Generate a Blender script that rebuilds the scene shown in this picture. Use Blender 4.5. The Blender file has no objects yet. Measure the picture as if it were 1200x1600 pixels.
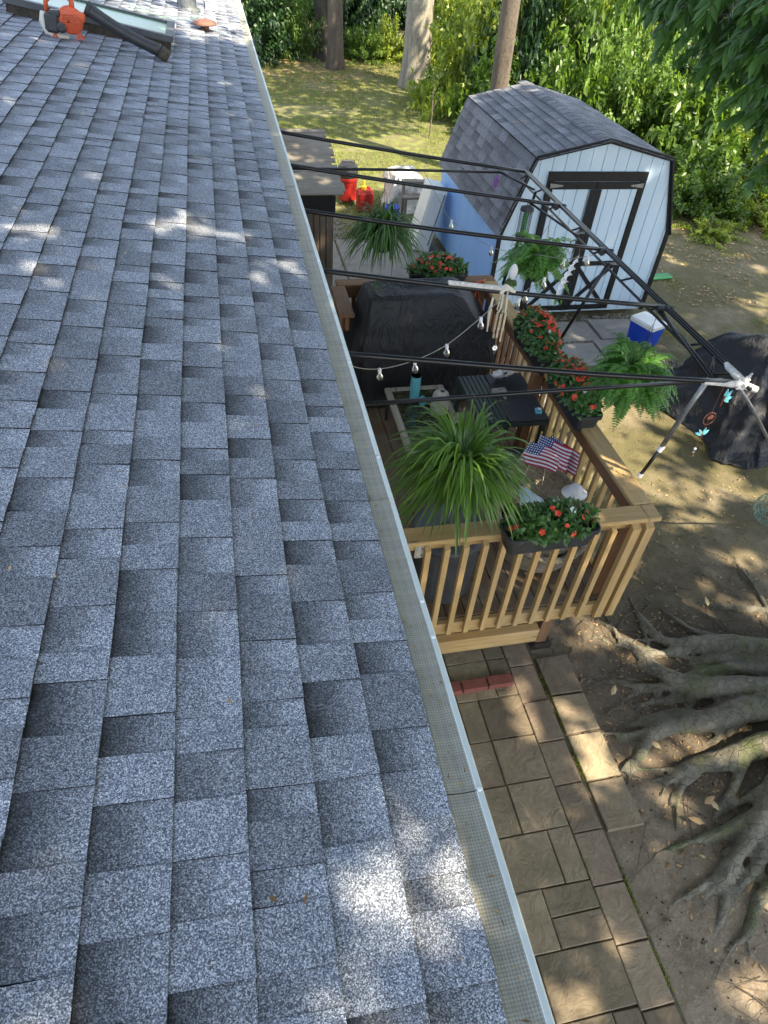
import bpy, bmesh, math, random
import numpy as np
from mathutils import Vector, Matrix, noise as mnoise
rng = np.random.default_rng(7); random.seed(7)
R = math.radians
sc = bpy.context.scene
COL = sc.collection
# ---------------------------------------------------------------- camera
def cam_axes(yaw, pitch, roll):
    f = Vector((math.sin(yaw), math.cos(yaw), 0)); r = Vector((math.cos(yaw), -math.sin(yaw), 0)); u = Vector((0, 0, 1))
    f2 = f*math.cos(pitch) - u*math.sin(pitch); u2 = f*math.sin(pitch) + u*math.cos(pitch)
    return r*math.cos(roll) + u2*math.sin(roll), u2*math.cos(roll) - r*math.sin(roll), f2
cr_, cu_, cf_ = cam_axes(R(14.95), R(43.9), R(5.05))
cd = bpy.data.cameras.new('camera'); cam = bpy.data.objects.new('camera', cd); COL.objects.link(cam)
m = Matrix((( cr_.x, cu_.x, -cf_.x, -.345), (cr_.y, cu_.y, -cf_.y, 0), (cr_.z, cu_.z, -cf_.z, 4.447), (0, 0, 0, 1)))
cam.matrix_world = m
cd.sensor_fit = 'VERTICAL'; cd.sensor_height = 36; cd.lens = 1040/1600*36; cd.clip_start = .05; cd.clip_end = 500
sc.camera = cam
# ---------------------------------------------------------------- light
SUN = Vector((.55, -.62, 1.0)).normalized()
w = bpy.data.worlds.new('World'); sc.world = w; w.use_nodes = True
nt = w.node_tree; nt.nodes.clear()
sky = nt.nodes.new('ShaderNodeTexSky'); sky.sky_type = 'NISHITA'; sky.sun_disc = False
sky.sun_elevation = math.asin(SUN.z); sky.sun_rotation = math.atan2(SUN.x, SUN.y)
sky.air_density = 1.0; sky.dust_density = 1.0; sky.ozone_density = 1.0
bg = nt.nodes.new('ShaderNodeBackground'); bg.inputs[1].default_value = .15
hs = nt.nodes.new('ShaderNodeHueSaturation'); hs.inputs['Saturation'].default_value = .68
wo = nt.nodes.new('ShaderNodeOutputWorld')
nt.links.new(sky.outputs[0], hs.inputs['Color']); nt.links.new(hs.outputs[0], bg.inputs[0]); nt.links.new(bg.outputs[0], wo.inputs[0])
sl = bpy.data.lights.new('sun', 'SUN'); sl.energy = 4.2; sl.angle = R(.5); sl.color = (1, .87, .67)
so = bpy.data.objects.new('sun', sl); COL.objects.link(so); so.rotation_euler = SUN.to_track_quat('Z', 'Y').to_euler()
so.location = (6, -6, 14)
sc.view_settings.view_transform = 'Standard'; sc.view_settings.look = 'None'
sc.view_settings.exposure = 1.88; sc.view_settings.gamma = 1
sc.render.engine = 'CYCLES'
try:
    sc.cycles.use_denoising = True; sc.cycles.max_bounces = 8; sc.cycles.transparent_max_bounces = 12
except Exception: pass

# ---------------------------------------------------------------- materials
MATS = {}
class NT:
    def __init__(s, name):
        s.m = bpy.data.materials.new(name); s.m.use_nodes = True; s.t = s.m.node_tree; s.t.nodes.clear()
        s.out = s.n('OutputMaterial'); s.b = s.n('BsdfPrincipled'); s.l(s.b.outputs[0], s.out.inputs[0])
        s.tc = s.n('TexCoord')
    def n(s, k, **kw):
        x = s.t.nodes.new('ShaderNode' + k)
        for a, b in kw.items(): setattr(x, a, b)
        return x
    def l(s, a, b): s.t.links.new(a, b)
    def mp(s, scale=(1, 1, 1), rot=(0, 0, 0), src=None):
        x = s.n('Mapping'); x.inputs['Scale'].default_value = scale; x.inputs['Rotation'].default_value = rot
        s.l(src or s.tc.outputs['Object'], x.inputs[0]); return x.outputs[0]
    def noise(s, vec, scale, detail=4, rough=.6, dist=0):
        x = s.n('TexNoise'); x.inputs['Scale'].default_value = scale; x.inputs['Detail'].default_value = detail
        x.inputs['Roughness'].default_value = rough; x.inputs['Distortion'].default_value = dist
        s.l(vec, x.inputs['Vector']); return x.outputs[0]
    def vor(s, vec, scale, out='Color', feature='F1'):
        x = s.n('TexVoronoi', feature=feature); x.inputs['Scale'].default_value = scale; s.l(vec, x.inputs['Vector']); return x.outputs[out]
    def ramp(s, fac, stops, interp='LINEAR'):
        x = s.n('ValToRGB'); e = x.color_ramp; e.interpolation = interp
        while len(e.elements) < len(stops): e.elements.new(.5)
        for i, (p, c) in enumerate(stops):
            e.elements[i].position = p; e.elements[i].color = (*c, 1) if len(c) == 3 else c
        s.l(fac, x.inputs[0]); return x.outputs[0]
    def mix(s, fac, a, b, mode='MIX'):
        x = s.n('Mix', data_type='RGBA', blend_type=mode)
        for v, i in ((fac, 0), (a, 6), (b, 7)):
            if hasattr(v, 'links'): s.l(v, x.inputs[i])
            else: x.inputs[i].default_value = v if i == 0 else ((*v, 1) if len(v) == 3 else v)
        return x.outputs[2]
    def math(s, op, a, b=None, clamp=False):
        x = s.n('Math', operation=op, use_clamp=clamp)
        for i, v in enumerate((a, b)):
            if v is None: continue
            if hasattr(v, 'links'): s.l(v, x.inputs[i])
            else: x.inputs[i].default_value = v
        return x.outputs[0]
    def attr(s, name, out='Color'): x = s.n('Attribute'); x.attribute_name = name; return x.outputs[out]
    def sep(s, c): x = s.n('SeparateColor'); s.l(c, x.inputs[0]); return x.outputs
    def sepxyz(s, c): x = s.n('SeparateXYZ'); s.l(c, x.inputs[0]); return x.outputs
    def col(s, c):
        if hasattr(c, 'links'): s.l(c, s.b.inputs['Base Color'])
        else: s.b.inputs['Base Color'].default_value = (*c, 1)
    def rough(s, v):
        if hasattr(v, 'links'): s.l(v, s.b.inputs['Roughness'])
        else: s.b.inputs['Roughness'].default_value = v
    def bump(s, h, strength=.3, dist=.01):
        x = s.n('Bump'); x.inputs['Strength'].default_value = strength; x.inputs['Distance'].default_value = dist
        s.l(h, x.inputs['Height']); s.l(x.outputs[0], s.b.inputs['Normal'])
    def done(s, key): MATS[key] = s.m; return s.m

def pm(key, c1, c2=None, scale=8, rough=.6, bump=.15, bscale=None, metallic=0, bdist=.003, stretch=(1, 1, 1), spec=None):
    """painted / plain surface with mottling and fine relief"""
    s = NT(key); c2 = c2 or tuple(x*.75 for x in c1)
    v = s.mp(stretch)
    f = s.noise(v, scale, 5, .65)
    s.col(s.ramp(f, [(.32, c2), (.68, c1)]))
    g = s.noise(v, bscale or scale*6, 4, .7)
    rr = s.n('MapRange'); rr.inputs[3].default_value = max(.04, rough-.12); rr.inputs[4].default_value = min(1, rough+.12); s.l(g, rr.inputs[0]); s.rough(rr.outputs[0])
    s.b.inputs['Metallic'].default_value = metallic
    if spec is not None: s.b.inputs['Specular IOR Level'].default_value = spec
    if bump: s.bump(g, bump, bdist)
    return s.done(key)

# roof shingle
def shingle_mat():
    s = NT('shingle'); a = s.sep(s.attr('shg')); v_, rnd, kind = a[0], a[1], a[2]
    P = s.tc.outputs['Object']
    vc = s.sep(s.vor(P, 500)); g = vc[0]
    big = s.noise(P, 9, 3)
    fine = s.noise(P, 220, 3, .8)
    g2 = s.math('MULTIPLY_ADD', fine, .9); s.t.nodes[-1].inputs[2].default_value = -.45
    g2 = s.math('ADD', g, g2)
    # granule colours: slate greys with blue and white grains
    gran = s.ramp(g2, [(.0, (.042, .047, .056)), (.34, (.112, .124, .148)), (.60, (.195, .217, .258)), (.80, (.32, .348, .395)), (.96, (.54, .56, .585))])
    # blend: per tab tone, factory shadow band (fades down the exposed face), cloudy light blend
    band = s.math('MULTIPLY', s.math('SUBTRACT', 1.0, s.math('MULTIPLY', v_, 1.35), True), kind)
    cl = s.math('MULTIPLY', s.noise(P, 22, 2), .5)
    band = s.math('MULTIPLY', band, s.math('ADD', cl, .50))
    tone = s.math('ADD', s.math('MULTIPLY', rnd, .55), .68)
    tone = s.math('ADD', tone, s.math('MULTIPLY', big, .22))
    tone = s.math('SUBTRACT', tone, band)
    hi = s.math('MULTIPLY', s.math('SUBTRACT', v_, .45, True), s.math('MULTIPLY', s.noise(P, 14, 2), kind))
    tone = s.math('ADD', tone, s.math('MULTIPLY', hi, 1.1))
    x = s.n('VectorMath', operation='SCALE'); s.l(gran, x.inputs[0]); s.l(tone, x.inputs[3])
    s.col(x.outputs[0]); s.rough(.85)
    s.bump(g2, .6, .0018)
    return s.done('shingle')
shingle_mat()

def wood(key, c1, c2, c3, axis='z', rough=.7, scale=1.0, weather=0.0):
    s = NT(key); st = {'x': (.6, 9, 9), 'y': (9, .6, 9), 'z': (9, 9, .6)}[axis]
    v = s.mp(tuple(q*scale for q in st))
    w1 = s.noise(v, 3, 6, .7, .6); w2 = s.noise(v, 14, 5, .7)
    c = s.ramp(w1, [(.3, c2), (.55, c1), (.75, c3)])
    pb = s.noise(s.tc.outputs['Object'], 3.1, 3)
    c = s.mix(s.math('MULTIPLY', s.math('GREATER_THAN', w2, .62), .35), c, tuple(q*.45 for q in c2))
    c = s.mix(s.ramp(pb, [(.4, (0, 0, 0)), (.75, (weather,)*3)]), c, (.23, .22, .19))
    kv = s.mp({'x': (.25, 1, 1), 'y': (1, .25, 1), 'z': (1, 1, .25)}[axis]); kn = s.vor(kv, 9, 'Distance'); c = s.mix(s.ramp(kn, [(.05, (.85,)*3), (.11, (0, 0, 0))]), c, tuple(q*.4 for q in c2))
    gr_ = s.noise(s.tc.outputs['Object'], 1.7, 2); c = s.mix(s.ramp(gr_, [(.35, (.35,)*3), (.6, (0, 0, 0))]), c, tuple(q*.6 for q in c1))
    s.col(c); s.rough(rough); s.bump(w2, .35, .002)
    return s.done(key)
for ax in 'xyz':
    wood('rail_'+ax, (.48, .315, .125), (.34, .21, .08), (.58, .41, .19), ax, weather=.28)
    wood('stain_'+ax, (.21, .095, .035), (.12, .052, .02), (.29, .14, .055), ax, weather=.25)
wood('deckboard', (.17, .105, .055), (.10, .062, .035), (.25, .165, .09), 'y', weather=.6)
wood('oldwood', (.20, .17, .13), (.10, .085, .065), (.30, .26, .20), 'x', weather=.8)
wood('cabinet', (.085, .062, .045), (.05, .036, .027), (.12, .09, .066), 'z', weather=.3)
wood('drift', (.45, .40, .32), (.30, .26, .20), (.56, .52, .44), 'y', weather=.5)
pm('blacktube', (.010, .011, .013), (.028, .03, .034), 30, .32, .3, metallic=.35)
def tube_mat():
    s = NT('chiptube'); P = s.tc.outputs['Object']
    f = s.noise(P, 46, 5, .75); g = s.noise(P, 5, 2)
    k = s.math('GREATER_THAN', s.math('ADD', f, s.math('MULTIPLY', g, .35)), .91)
    s.col(s.mix(k, (.010, .011, .014), (.50, .51, .53))); s.rough(.33); s.b.inputs['Metallic'].default_value = .25
    s.bump(s.noise(P, 90, 3), .2, .002); return s.done('chiptube')
tube_mat()
pm('tape', (.72, .70, .66), (.42, .40, .38), 40, .7, .5, bdist=.006)
pm('aluminium', (.62, .66, .62), (.50, .55, .50), 14, .32, .1, metallic=.55)
pm('lip', (.66, .70, .66), (.60, .65, .60), 5, .42, .04, metallic=.1)
pm('black_plastic', (.022, .023, .026), (.035, .037, .04), 20, .45, .15)
pm('grey_plastic', (.07, .075, .082), (.05, .055, .06), 12, .5, .1)
pm('dark_table', (.028, .04, .036), (.02, .028, .027), 18, .4, .12)
def cloth(key, c1, c2, rough=.75, s1=2.2, b=.5):
    s = NT(key); P = s.tc.outputs['Object']
    f = s.noise(P, s1, 5, .6, .8); g = s.noise(P, 260, 2)
    s.col(s.ramp(f, [(.35, c1), (.7, c2)]))
    s.rough(rough); h = s.math('ADD', s.math('MULTIPLY', s.math('ABSOLUTE', s.math('SUBTRACT', s.noise(s.mp((1, 1, .45)), 5.5, 3, .5, 2.0), .5)), 2.2), s.math('MULTIPLY', g, .02))
    s.bump(h, b, .05); return s.done(key)
cloth('black_cloth', (.013, .014, .017), (.020, .021, .025), .62)
cloth('white_tarp', (.62, .60, .55), (.75, .73, .69), b=.8)
pm('white', (.80, .81, .82), (.66, .67, .68), 10, .55, .1)
pm('white_plastic', (.82, .83, .80), (.68, .70, .66), 5, .4, .08)
pm('blue_plastic', (.012, .07, .55), (.010, .055, .42), 8, .35, .05)
pm('red_plastic', (.30, .016, .012), (.22, .012, .01), 8, .4, .08)
pm('red_paint', (.5, .02, .02), None, 8, .35, .08)
pm('yellow_plastic', (.85, .50, .02), None, 8, .45, .05)
pm('orange_plastic', (.60, .10, .03), (.46, .075, .022), 9, .42, .08)
pm('cream_plastic', (.62, .60, .53), (.40, .38, .34), 9, .45, .08)
pm('teal_glaze', (.16, .52, .58), (.09, .36, .43), 40, .25, .25)
pm('ceramic', (.58, .54, .46), (.36, .33, .27), 24, .5, .4, bdist=.006)
pm('wicker', (.34, .29, .22), (.15, .12, .085), 40, .8, .8, bdist=.008)
pm('terracotta', (.27, .085, .055), (.17, .055, .04), 26, .8, .3)
pm('rust', (.16, .065, .04), (.22, .11, .075), 30, .7, .4)
pm('galv', (.30, .31, .31), (.16, .17, .175), 22, .4, .2, metallic=.6)
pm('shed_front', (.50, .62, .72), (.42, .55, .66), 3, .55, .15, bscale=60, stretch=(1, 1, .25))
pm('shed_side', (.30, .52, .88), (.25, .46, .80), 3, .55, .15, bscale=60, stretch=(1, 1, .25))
pm('black_trim', (.007, .007, .008), (.014, .014, .015), 20, .55, .15, spec=.25)
pm('siding', (.62, .62, .58), None, 4, .6, .1)
pm('soil', (.05, .033, .02), (.02, .014, .01), 50, .95, .8, bdist=.01)
pm('concrete', (.27, .255, .23), (.19, .18, .16), 5, .9, .4, bscale=70)
pm('bamboo', (.62, .52, .36), (.48, .38, .25), 30, .5, .1)
pm('macrame', (.72, .66, .55), None, 60, .9, .6, bdist=.004)
pm('purple', (.32, .12, .42), None, 40, .5, .2)
pm('copper', (.46, .19, .10), (.3, .1, .06), 40, .4, .2, metallic=.7)
pm('green_wire', (.20, .36, .27), None, 20, .45, .05)
pm('green_plastic', (.05, .28, .08), None, 10, .45, .1)
pm('cord', (.30, .29, .24), None, 60, .7, .1)
pm('dry_leaf', (.42, .30, .15), (.28, .17, .08), 18, .8, .2)
pm('dry_leaf_pale', (.55, .43, .24), (.38, .27, .13), 18, .8, .2)
pm('mortar', (.14, .11, .07), (.075, .07, .04), 30, .95, .8, bdist=.01)
def glassm(key, col, rough=.02, alpha_mix=.0):
    s = NT(key); s.b.inputs['Transmission Weight'].default_value = 1; s.col(col); s.rough(rough); s.b.inputs['IOR'].default_value = 1.45
    return s.done(key)
glassm('bulb_glass', (.97, .98, 1)); glassm('clear_plastic', (.95, .97, .97), .1)
def tableglass():
    s = NT('table_glass'); P = s.tc.outputs['Object']
    s.col(s.ramp(s.noise(P, 14, 4), [(.4, (.025, .03, .015)), (.6, (.06, .06, .03)), (.75, (.14, .12, .06))])); s.rough(.08); s.b.inputs['Specular IOR Level'].default_value = .8
    return s.done('table_glass')
tableglass()
s = NT('sky_glass'); s.col((.09, .17, .10)); s.rough(.2); s.b.inputs['Specular IOR Level'].default_value = .08; s.done('sky_glass')  # green reflection of the foliage put into the base colour
def screen_mat():
    s = NT('gutter_mesh'); P = s.tc.outputs['Object']; x = s.sepxyz(P)
    def w_(c, k): return s.math('PINGPONG', s.math('MULTIPLY', c, k), .5)
    gx = w_(x[0], 150); gy = w_(x[1], 150); pl = s.math('MULTIPLY', w_(x[1], 38), s.noise(s.mp((1, 1, 1)), 7, 2)); pl2 = w_(x[0], 46)
    h = s.math('ADD', gx, gy)
    big = s.noise(s.mp((1, .35, 1)), 10, 5, .7)
    wv = s.n('TexWave'); wv.wave_type = 'BANDS'; wv.bands_direction = 'Y'; wv.inputs['Scale'].default_value = 4.2; wv.inputs['Distortion'].default_value = 2.5; wv.inputs['Detail'].default_value = 3
    s.l(P, wv.inputs[0])
    c = s.ramp(h, [(.2, (.215, .20, .15)), (.75, (.47, .44, .35))])
    c = s.mix(s.math('MULTIPLY', big, .55), c, (.30, .295, .24))
    c = s.mix(s.math('MULTIPLY', wv.outputs[1], .22), c, (.16, .155, .12)); c = s.mix(s.math('MULTIPLY', pl, .9, True), c, (.17, .168, .135)); c = s.mix(s.math('MULTIPLY', pl2, .5), c, (.42, .41, .35))
    s.col(c); s.rough(.6); s.b.inputs['Metallic'].default_value = .15; s.bump(h, .5, .002)
    return s.done('gutter_mesh')
screen_mat()
# shed roof
def shedroof():
    s = NT('shed_shingle'); a = s.sep(s.attr('shg')); P = s.tc.outputs['Object']
    g = s.sep(s.vor(P, 260))[0]; big = s.noise(P, 3, 4)
    c = s.ramp(g, [(0, (.045, .046, .052)), (.6, (.12, .123, .138)), (1, (.27, .275, .30))])
    t = s.math('ADD', s.math('MULTIPLY', a[1], .7), .65); t = s.math('SUBTRACT', t, s.math('MULTIPLY', s.math('SUBTRACT', 1.0, s.math('MULTIPLY', a[0], 2.0), True), .45))
    t = s.math('ADD', t, s.math('MULTIPLY', big, .25))
    x = s.n('VectorMath', operation='SCALE'); s.l(c, x.inputs[0]); s.l(t, x.inputs[3]); s.col(x.outputs[0]); s.rough(.85); s.bump(g, .5, .002)
    return s.done('shed_shingle')
shedroof()
# leaves
def leafmat(key, dark, light, trans=.35, rough=.42, tl=None):
    s = NT(key); a = s.attr('rnd', 'Fac')
    c = s.ramp(a, [(0, dark), (.65, light), (1, tuple(min(1, q*1.35) for q in light))])
    s.col(c); s.rough(rough)
    tr = s.n('BsdfTranslucent'); s.l(s.mix(.5, c, tl or (light[0]*1.8, light[1]*1.9, light[2]*.7), 'MIX'), tr.inputs[0])
    mx = s.n('MixShader'); mx.inputs[0].default_value = trans
    s.l(s.b.outputs[0], mx.inputs[1]); s.l(tr.outputs[0], mx.inputs[2]); s.l(mx.outputs[0], s.out.inputs[0])
    return s.done(key)
leafmat('lf_canopy', (.022, .06, .016), (.075, .165, .038), .4)
leafmat('lf_bush', (.022, .06, .012), (.13, .215, .03), .4)
leafmat('lf_bright', (.05, .10, .014), (.30, .36, .05), .45)
leafmat('lf_dark', (.012, .034, .012), (.03, .075, .02), .25)
leafmat('lf_spider', (.035, .09, .012), (.12, .23, .032), .35, .33)
leafmat('lf_spider_dark', (.03, .075, .016), (.07, .15, .03), .3, .4)
leafmat('lf_fern', (.04, .12, .02), (.12, .28, .045), .4, .5)
leafmat('lf_imp', (.03, .075, .02), (.075, .165, .04), .3, .4)
leafmat('lf_grass', (.06, .085, .015), (.20, .24, .045), .35, .7)
leafmat('petal_orange', (.50, .03, .014), (.72, .085, .035), .25, .6)
leafmat('petal_white', (.75, .75, .78), (.85, .85, .85), .3, .6)
leafmat('lf_dry', (.16, .09, .04), (.42, .29, .14), .1, .8)
def bark(key, c1, c2, c3, sc_=6, moss=.0, st=(1, 1, .25)):
    s = NT(key); P = s.tc.outputs['Object']; v = s.mp(st)
    a = s.noise(v, sc_, 6, .7, .5); b = s.noise(v, sc_*6, 5, .75)
    c = s.ramp(a, [(.3, c2), (.5, c1), (.7, c3)])
    c = s.mix(s.math('MULTIPLY', s.math('GREATER_THAN', b, .6), .5), c, tuple(q*.5 for q in c2))
    if moss:
        mk = s.ramp(s.noise(P, 2.6, 5, .65), [(.50, (0, 0, 0)), (.66, (moss,)*3)])
        c = s.mix(mk, c, (.085, .11, .022))
    ck = s.vor(s.mp((1, 1, .6)), sc_*3.2, 'Distance', 'DISTANCE_TO_EDGE'); ck = s.ramp(ck, [(.0, (0, 0, 0)), (.06, (1, 1, 1))]); lich = s.ramp(s.noise(P, sc_*1.7, 5, .75), [(.60, (0, 0, 0)), (.68, (.5,)*3)]); c = s.mix(lich, c, tuple(min(1, q*1.5) for q in c3)); c = s.mix(s.math('MULTIPLY', s.math('SUBTRACT', 1.0, ck), .35), c, tuple(q*.5 for q in c2))
    s.col(c); s.rough(.88); s.bump(s.math('ADD', s.math('ADD', a, s.math('MULTIPLY', b, .9)), s.math('MULTIPLY', ck, .25)), .9, .02)
    return s.done(key)
bark('bark_brown', (.115, .09, .065), (.06, .048, .036), (.17, .135, .10), 5)
bark('bark_grey', (.30, .265, .20), (.16, .14, .105), (.42, .38, .29), 4)
bark('bark_dark', (.05, .042, .03), (.028, .024, .018), (.08, .07, .05), 5)
bark('bark_beech', (.165, .148, .108), (.085, .076, .055), (.25, .225, .17), 4, moss=.75, st=(1, 1, 1))
bark('twig', (.17, .13, .09), (.10, .075, .05), (.26, .21, .15), 20)

def groundmat():
    s = NT('ground'); P = s.tc.outputs['Object']; x = s.sepxyz(P)
    n1 = s.noise(P, 1.1, 6, .65); n2 = s.noise(P, 5, 6, .7); n3 = s.noise(P, 38, 5, .75); n4 = s.noise(P, .45, 4, .6)
    dirt = s.ramp(n2, [(.3, (.15, .115, .075)), (.5, (.235, .185, .125)), (.7, (.32, .26, .185))])
    dirt = s.mix(s.ramp(n3, [(.55, (0, 0, 0)), (.78, (.6,)*3)]), dirt, (.09, .068, .045))
    sp = s.sep(s.vor(P, 70)); dirt = s.mix(s.math('MULTIPLY', s.math('GREATER_THAN', sp[0], .9), .35), dirt, (.36, .31, .235))
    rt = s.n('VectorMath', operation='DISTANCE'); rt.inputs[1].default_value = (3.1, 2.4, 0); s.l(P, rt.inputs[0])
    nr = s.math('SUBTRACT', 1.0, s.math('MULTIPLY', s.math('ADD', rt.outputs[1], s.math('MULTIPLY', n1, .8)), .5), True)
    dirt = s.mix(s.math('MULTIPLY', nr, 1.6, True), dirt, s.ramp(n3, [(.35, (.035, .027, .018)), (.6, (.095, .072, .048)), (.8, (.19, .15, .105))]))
    # mossy, olive cast away from the trodden strip beside the pavers
    mossf = s.ramp(n1, [(.33, (.25,)*3), (.52, (1, 1, 1))])
    far = s.math('MULTIPLY', s.math('SUBTRACT', x[1], 2.4), .5, True)
    dirt = s.mix(s.math('MULTIPLY', s.math('MULTIPLY', mossf, far), .9), dirt, (.105, .092, .032))
    grass = s.ramp(n2, [(.3, (.10, .09, .035)), (.6, (.17, .19, .045)), (.8, (.24, .23, .07))])
    gf = s.math('MULTIPLY', s.math('SUBTRACT', x[1], 9.5), .25, True)
    gf = s.math('MULTIPLY', gf, s.math('SUBTRACT', 1.0, s.math('MULTIPLY', s.math('SUBTRACT', x[0], 6.0), .5, True), True))
    gf = s.math('MULTIPLY', gf, s.ramp(n2, [(.40, (.15,)*3), (.58, (1, 1, 1))]))
    c = s.mix(gf, dirt, grass)
    forest = s.math('MULTIPLY', s.math('SUBTRACT', x[1], 24.0), .3, True)
    c = s.mix(s.math('MULTIPLY', forest, .8), c, s.ramp(n2, [(.3, (.05, .05, .02)), (.6, (.14, .10, .055)), (.8, (.09, .12, .03))]))
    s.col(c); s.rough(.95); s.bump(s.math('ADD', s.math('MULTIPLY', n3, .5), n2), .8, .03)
    return s.done('ground')
groundmat()
def pavermat():
    s = NT('paver'); P = s.tc.outputs['Object']; a = s.sep(s.attr('shg'))
    n1 = s.noise(P, 4, 6, .65); n2 = s.noise(P, 26, 5, .7, .6)
    wv = s.n('TexWave'); wv.inputs['Scale'].default_value = 2.1; wv.inputs['Distortion'].default_value = 9; wv.inputs['Detail'].default_value = 4; wv.inputs['Detail Scale'].default_value = 1.2
    wv.bands_direction = 'DIAGONAL'; s.l(P, wv.inputs[0]); st_ = s.noise(P, 7, 6, .62, 2.2)
    c = s.ramp(n1, [(.3, (.20, .158, .095)), (.55, (.275, .22, .135)), (.75, (.35, .285, .18))])
    c = s.mix(s.math('MULTIPLY', a[2], .75), c, (.19, .135, .10)); c = s.mix(s.ramp(st_, [(.46, (0, 0, 0)), (.5, (.35,)*3), (.54, (0, 0, 0))]), c, (.10, .08, .05))
    x = s.n('VectorMath', operation='SCALE'); s.l(c, x.inputs[0]); s.l(s.math('ADD', s.math('MULTIPLY', a[1], .55), s.math('ADD', s.math('MULTIPLY', s.noise(P, 1.6, 4), .7), .35)), x.inputs[3])
    c = s.mix(s.math('MULTIPLY', s.math('GREATER_THAN', n2, .66), .3), x.outputs[0], (.07, .055, .035))
    s.col(c); s.rough(.82); s.bump(s.math('ADD', s.math('ADD', s.math('MULTIPLY', wv.outputs[1], .5), s.math('MULTIPLY', st_, 2.0)), s.math('MULTIPLY', n2, .6)), .55, .012)
    return s.done('paver')
pavermat()
M = MATS

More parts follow.
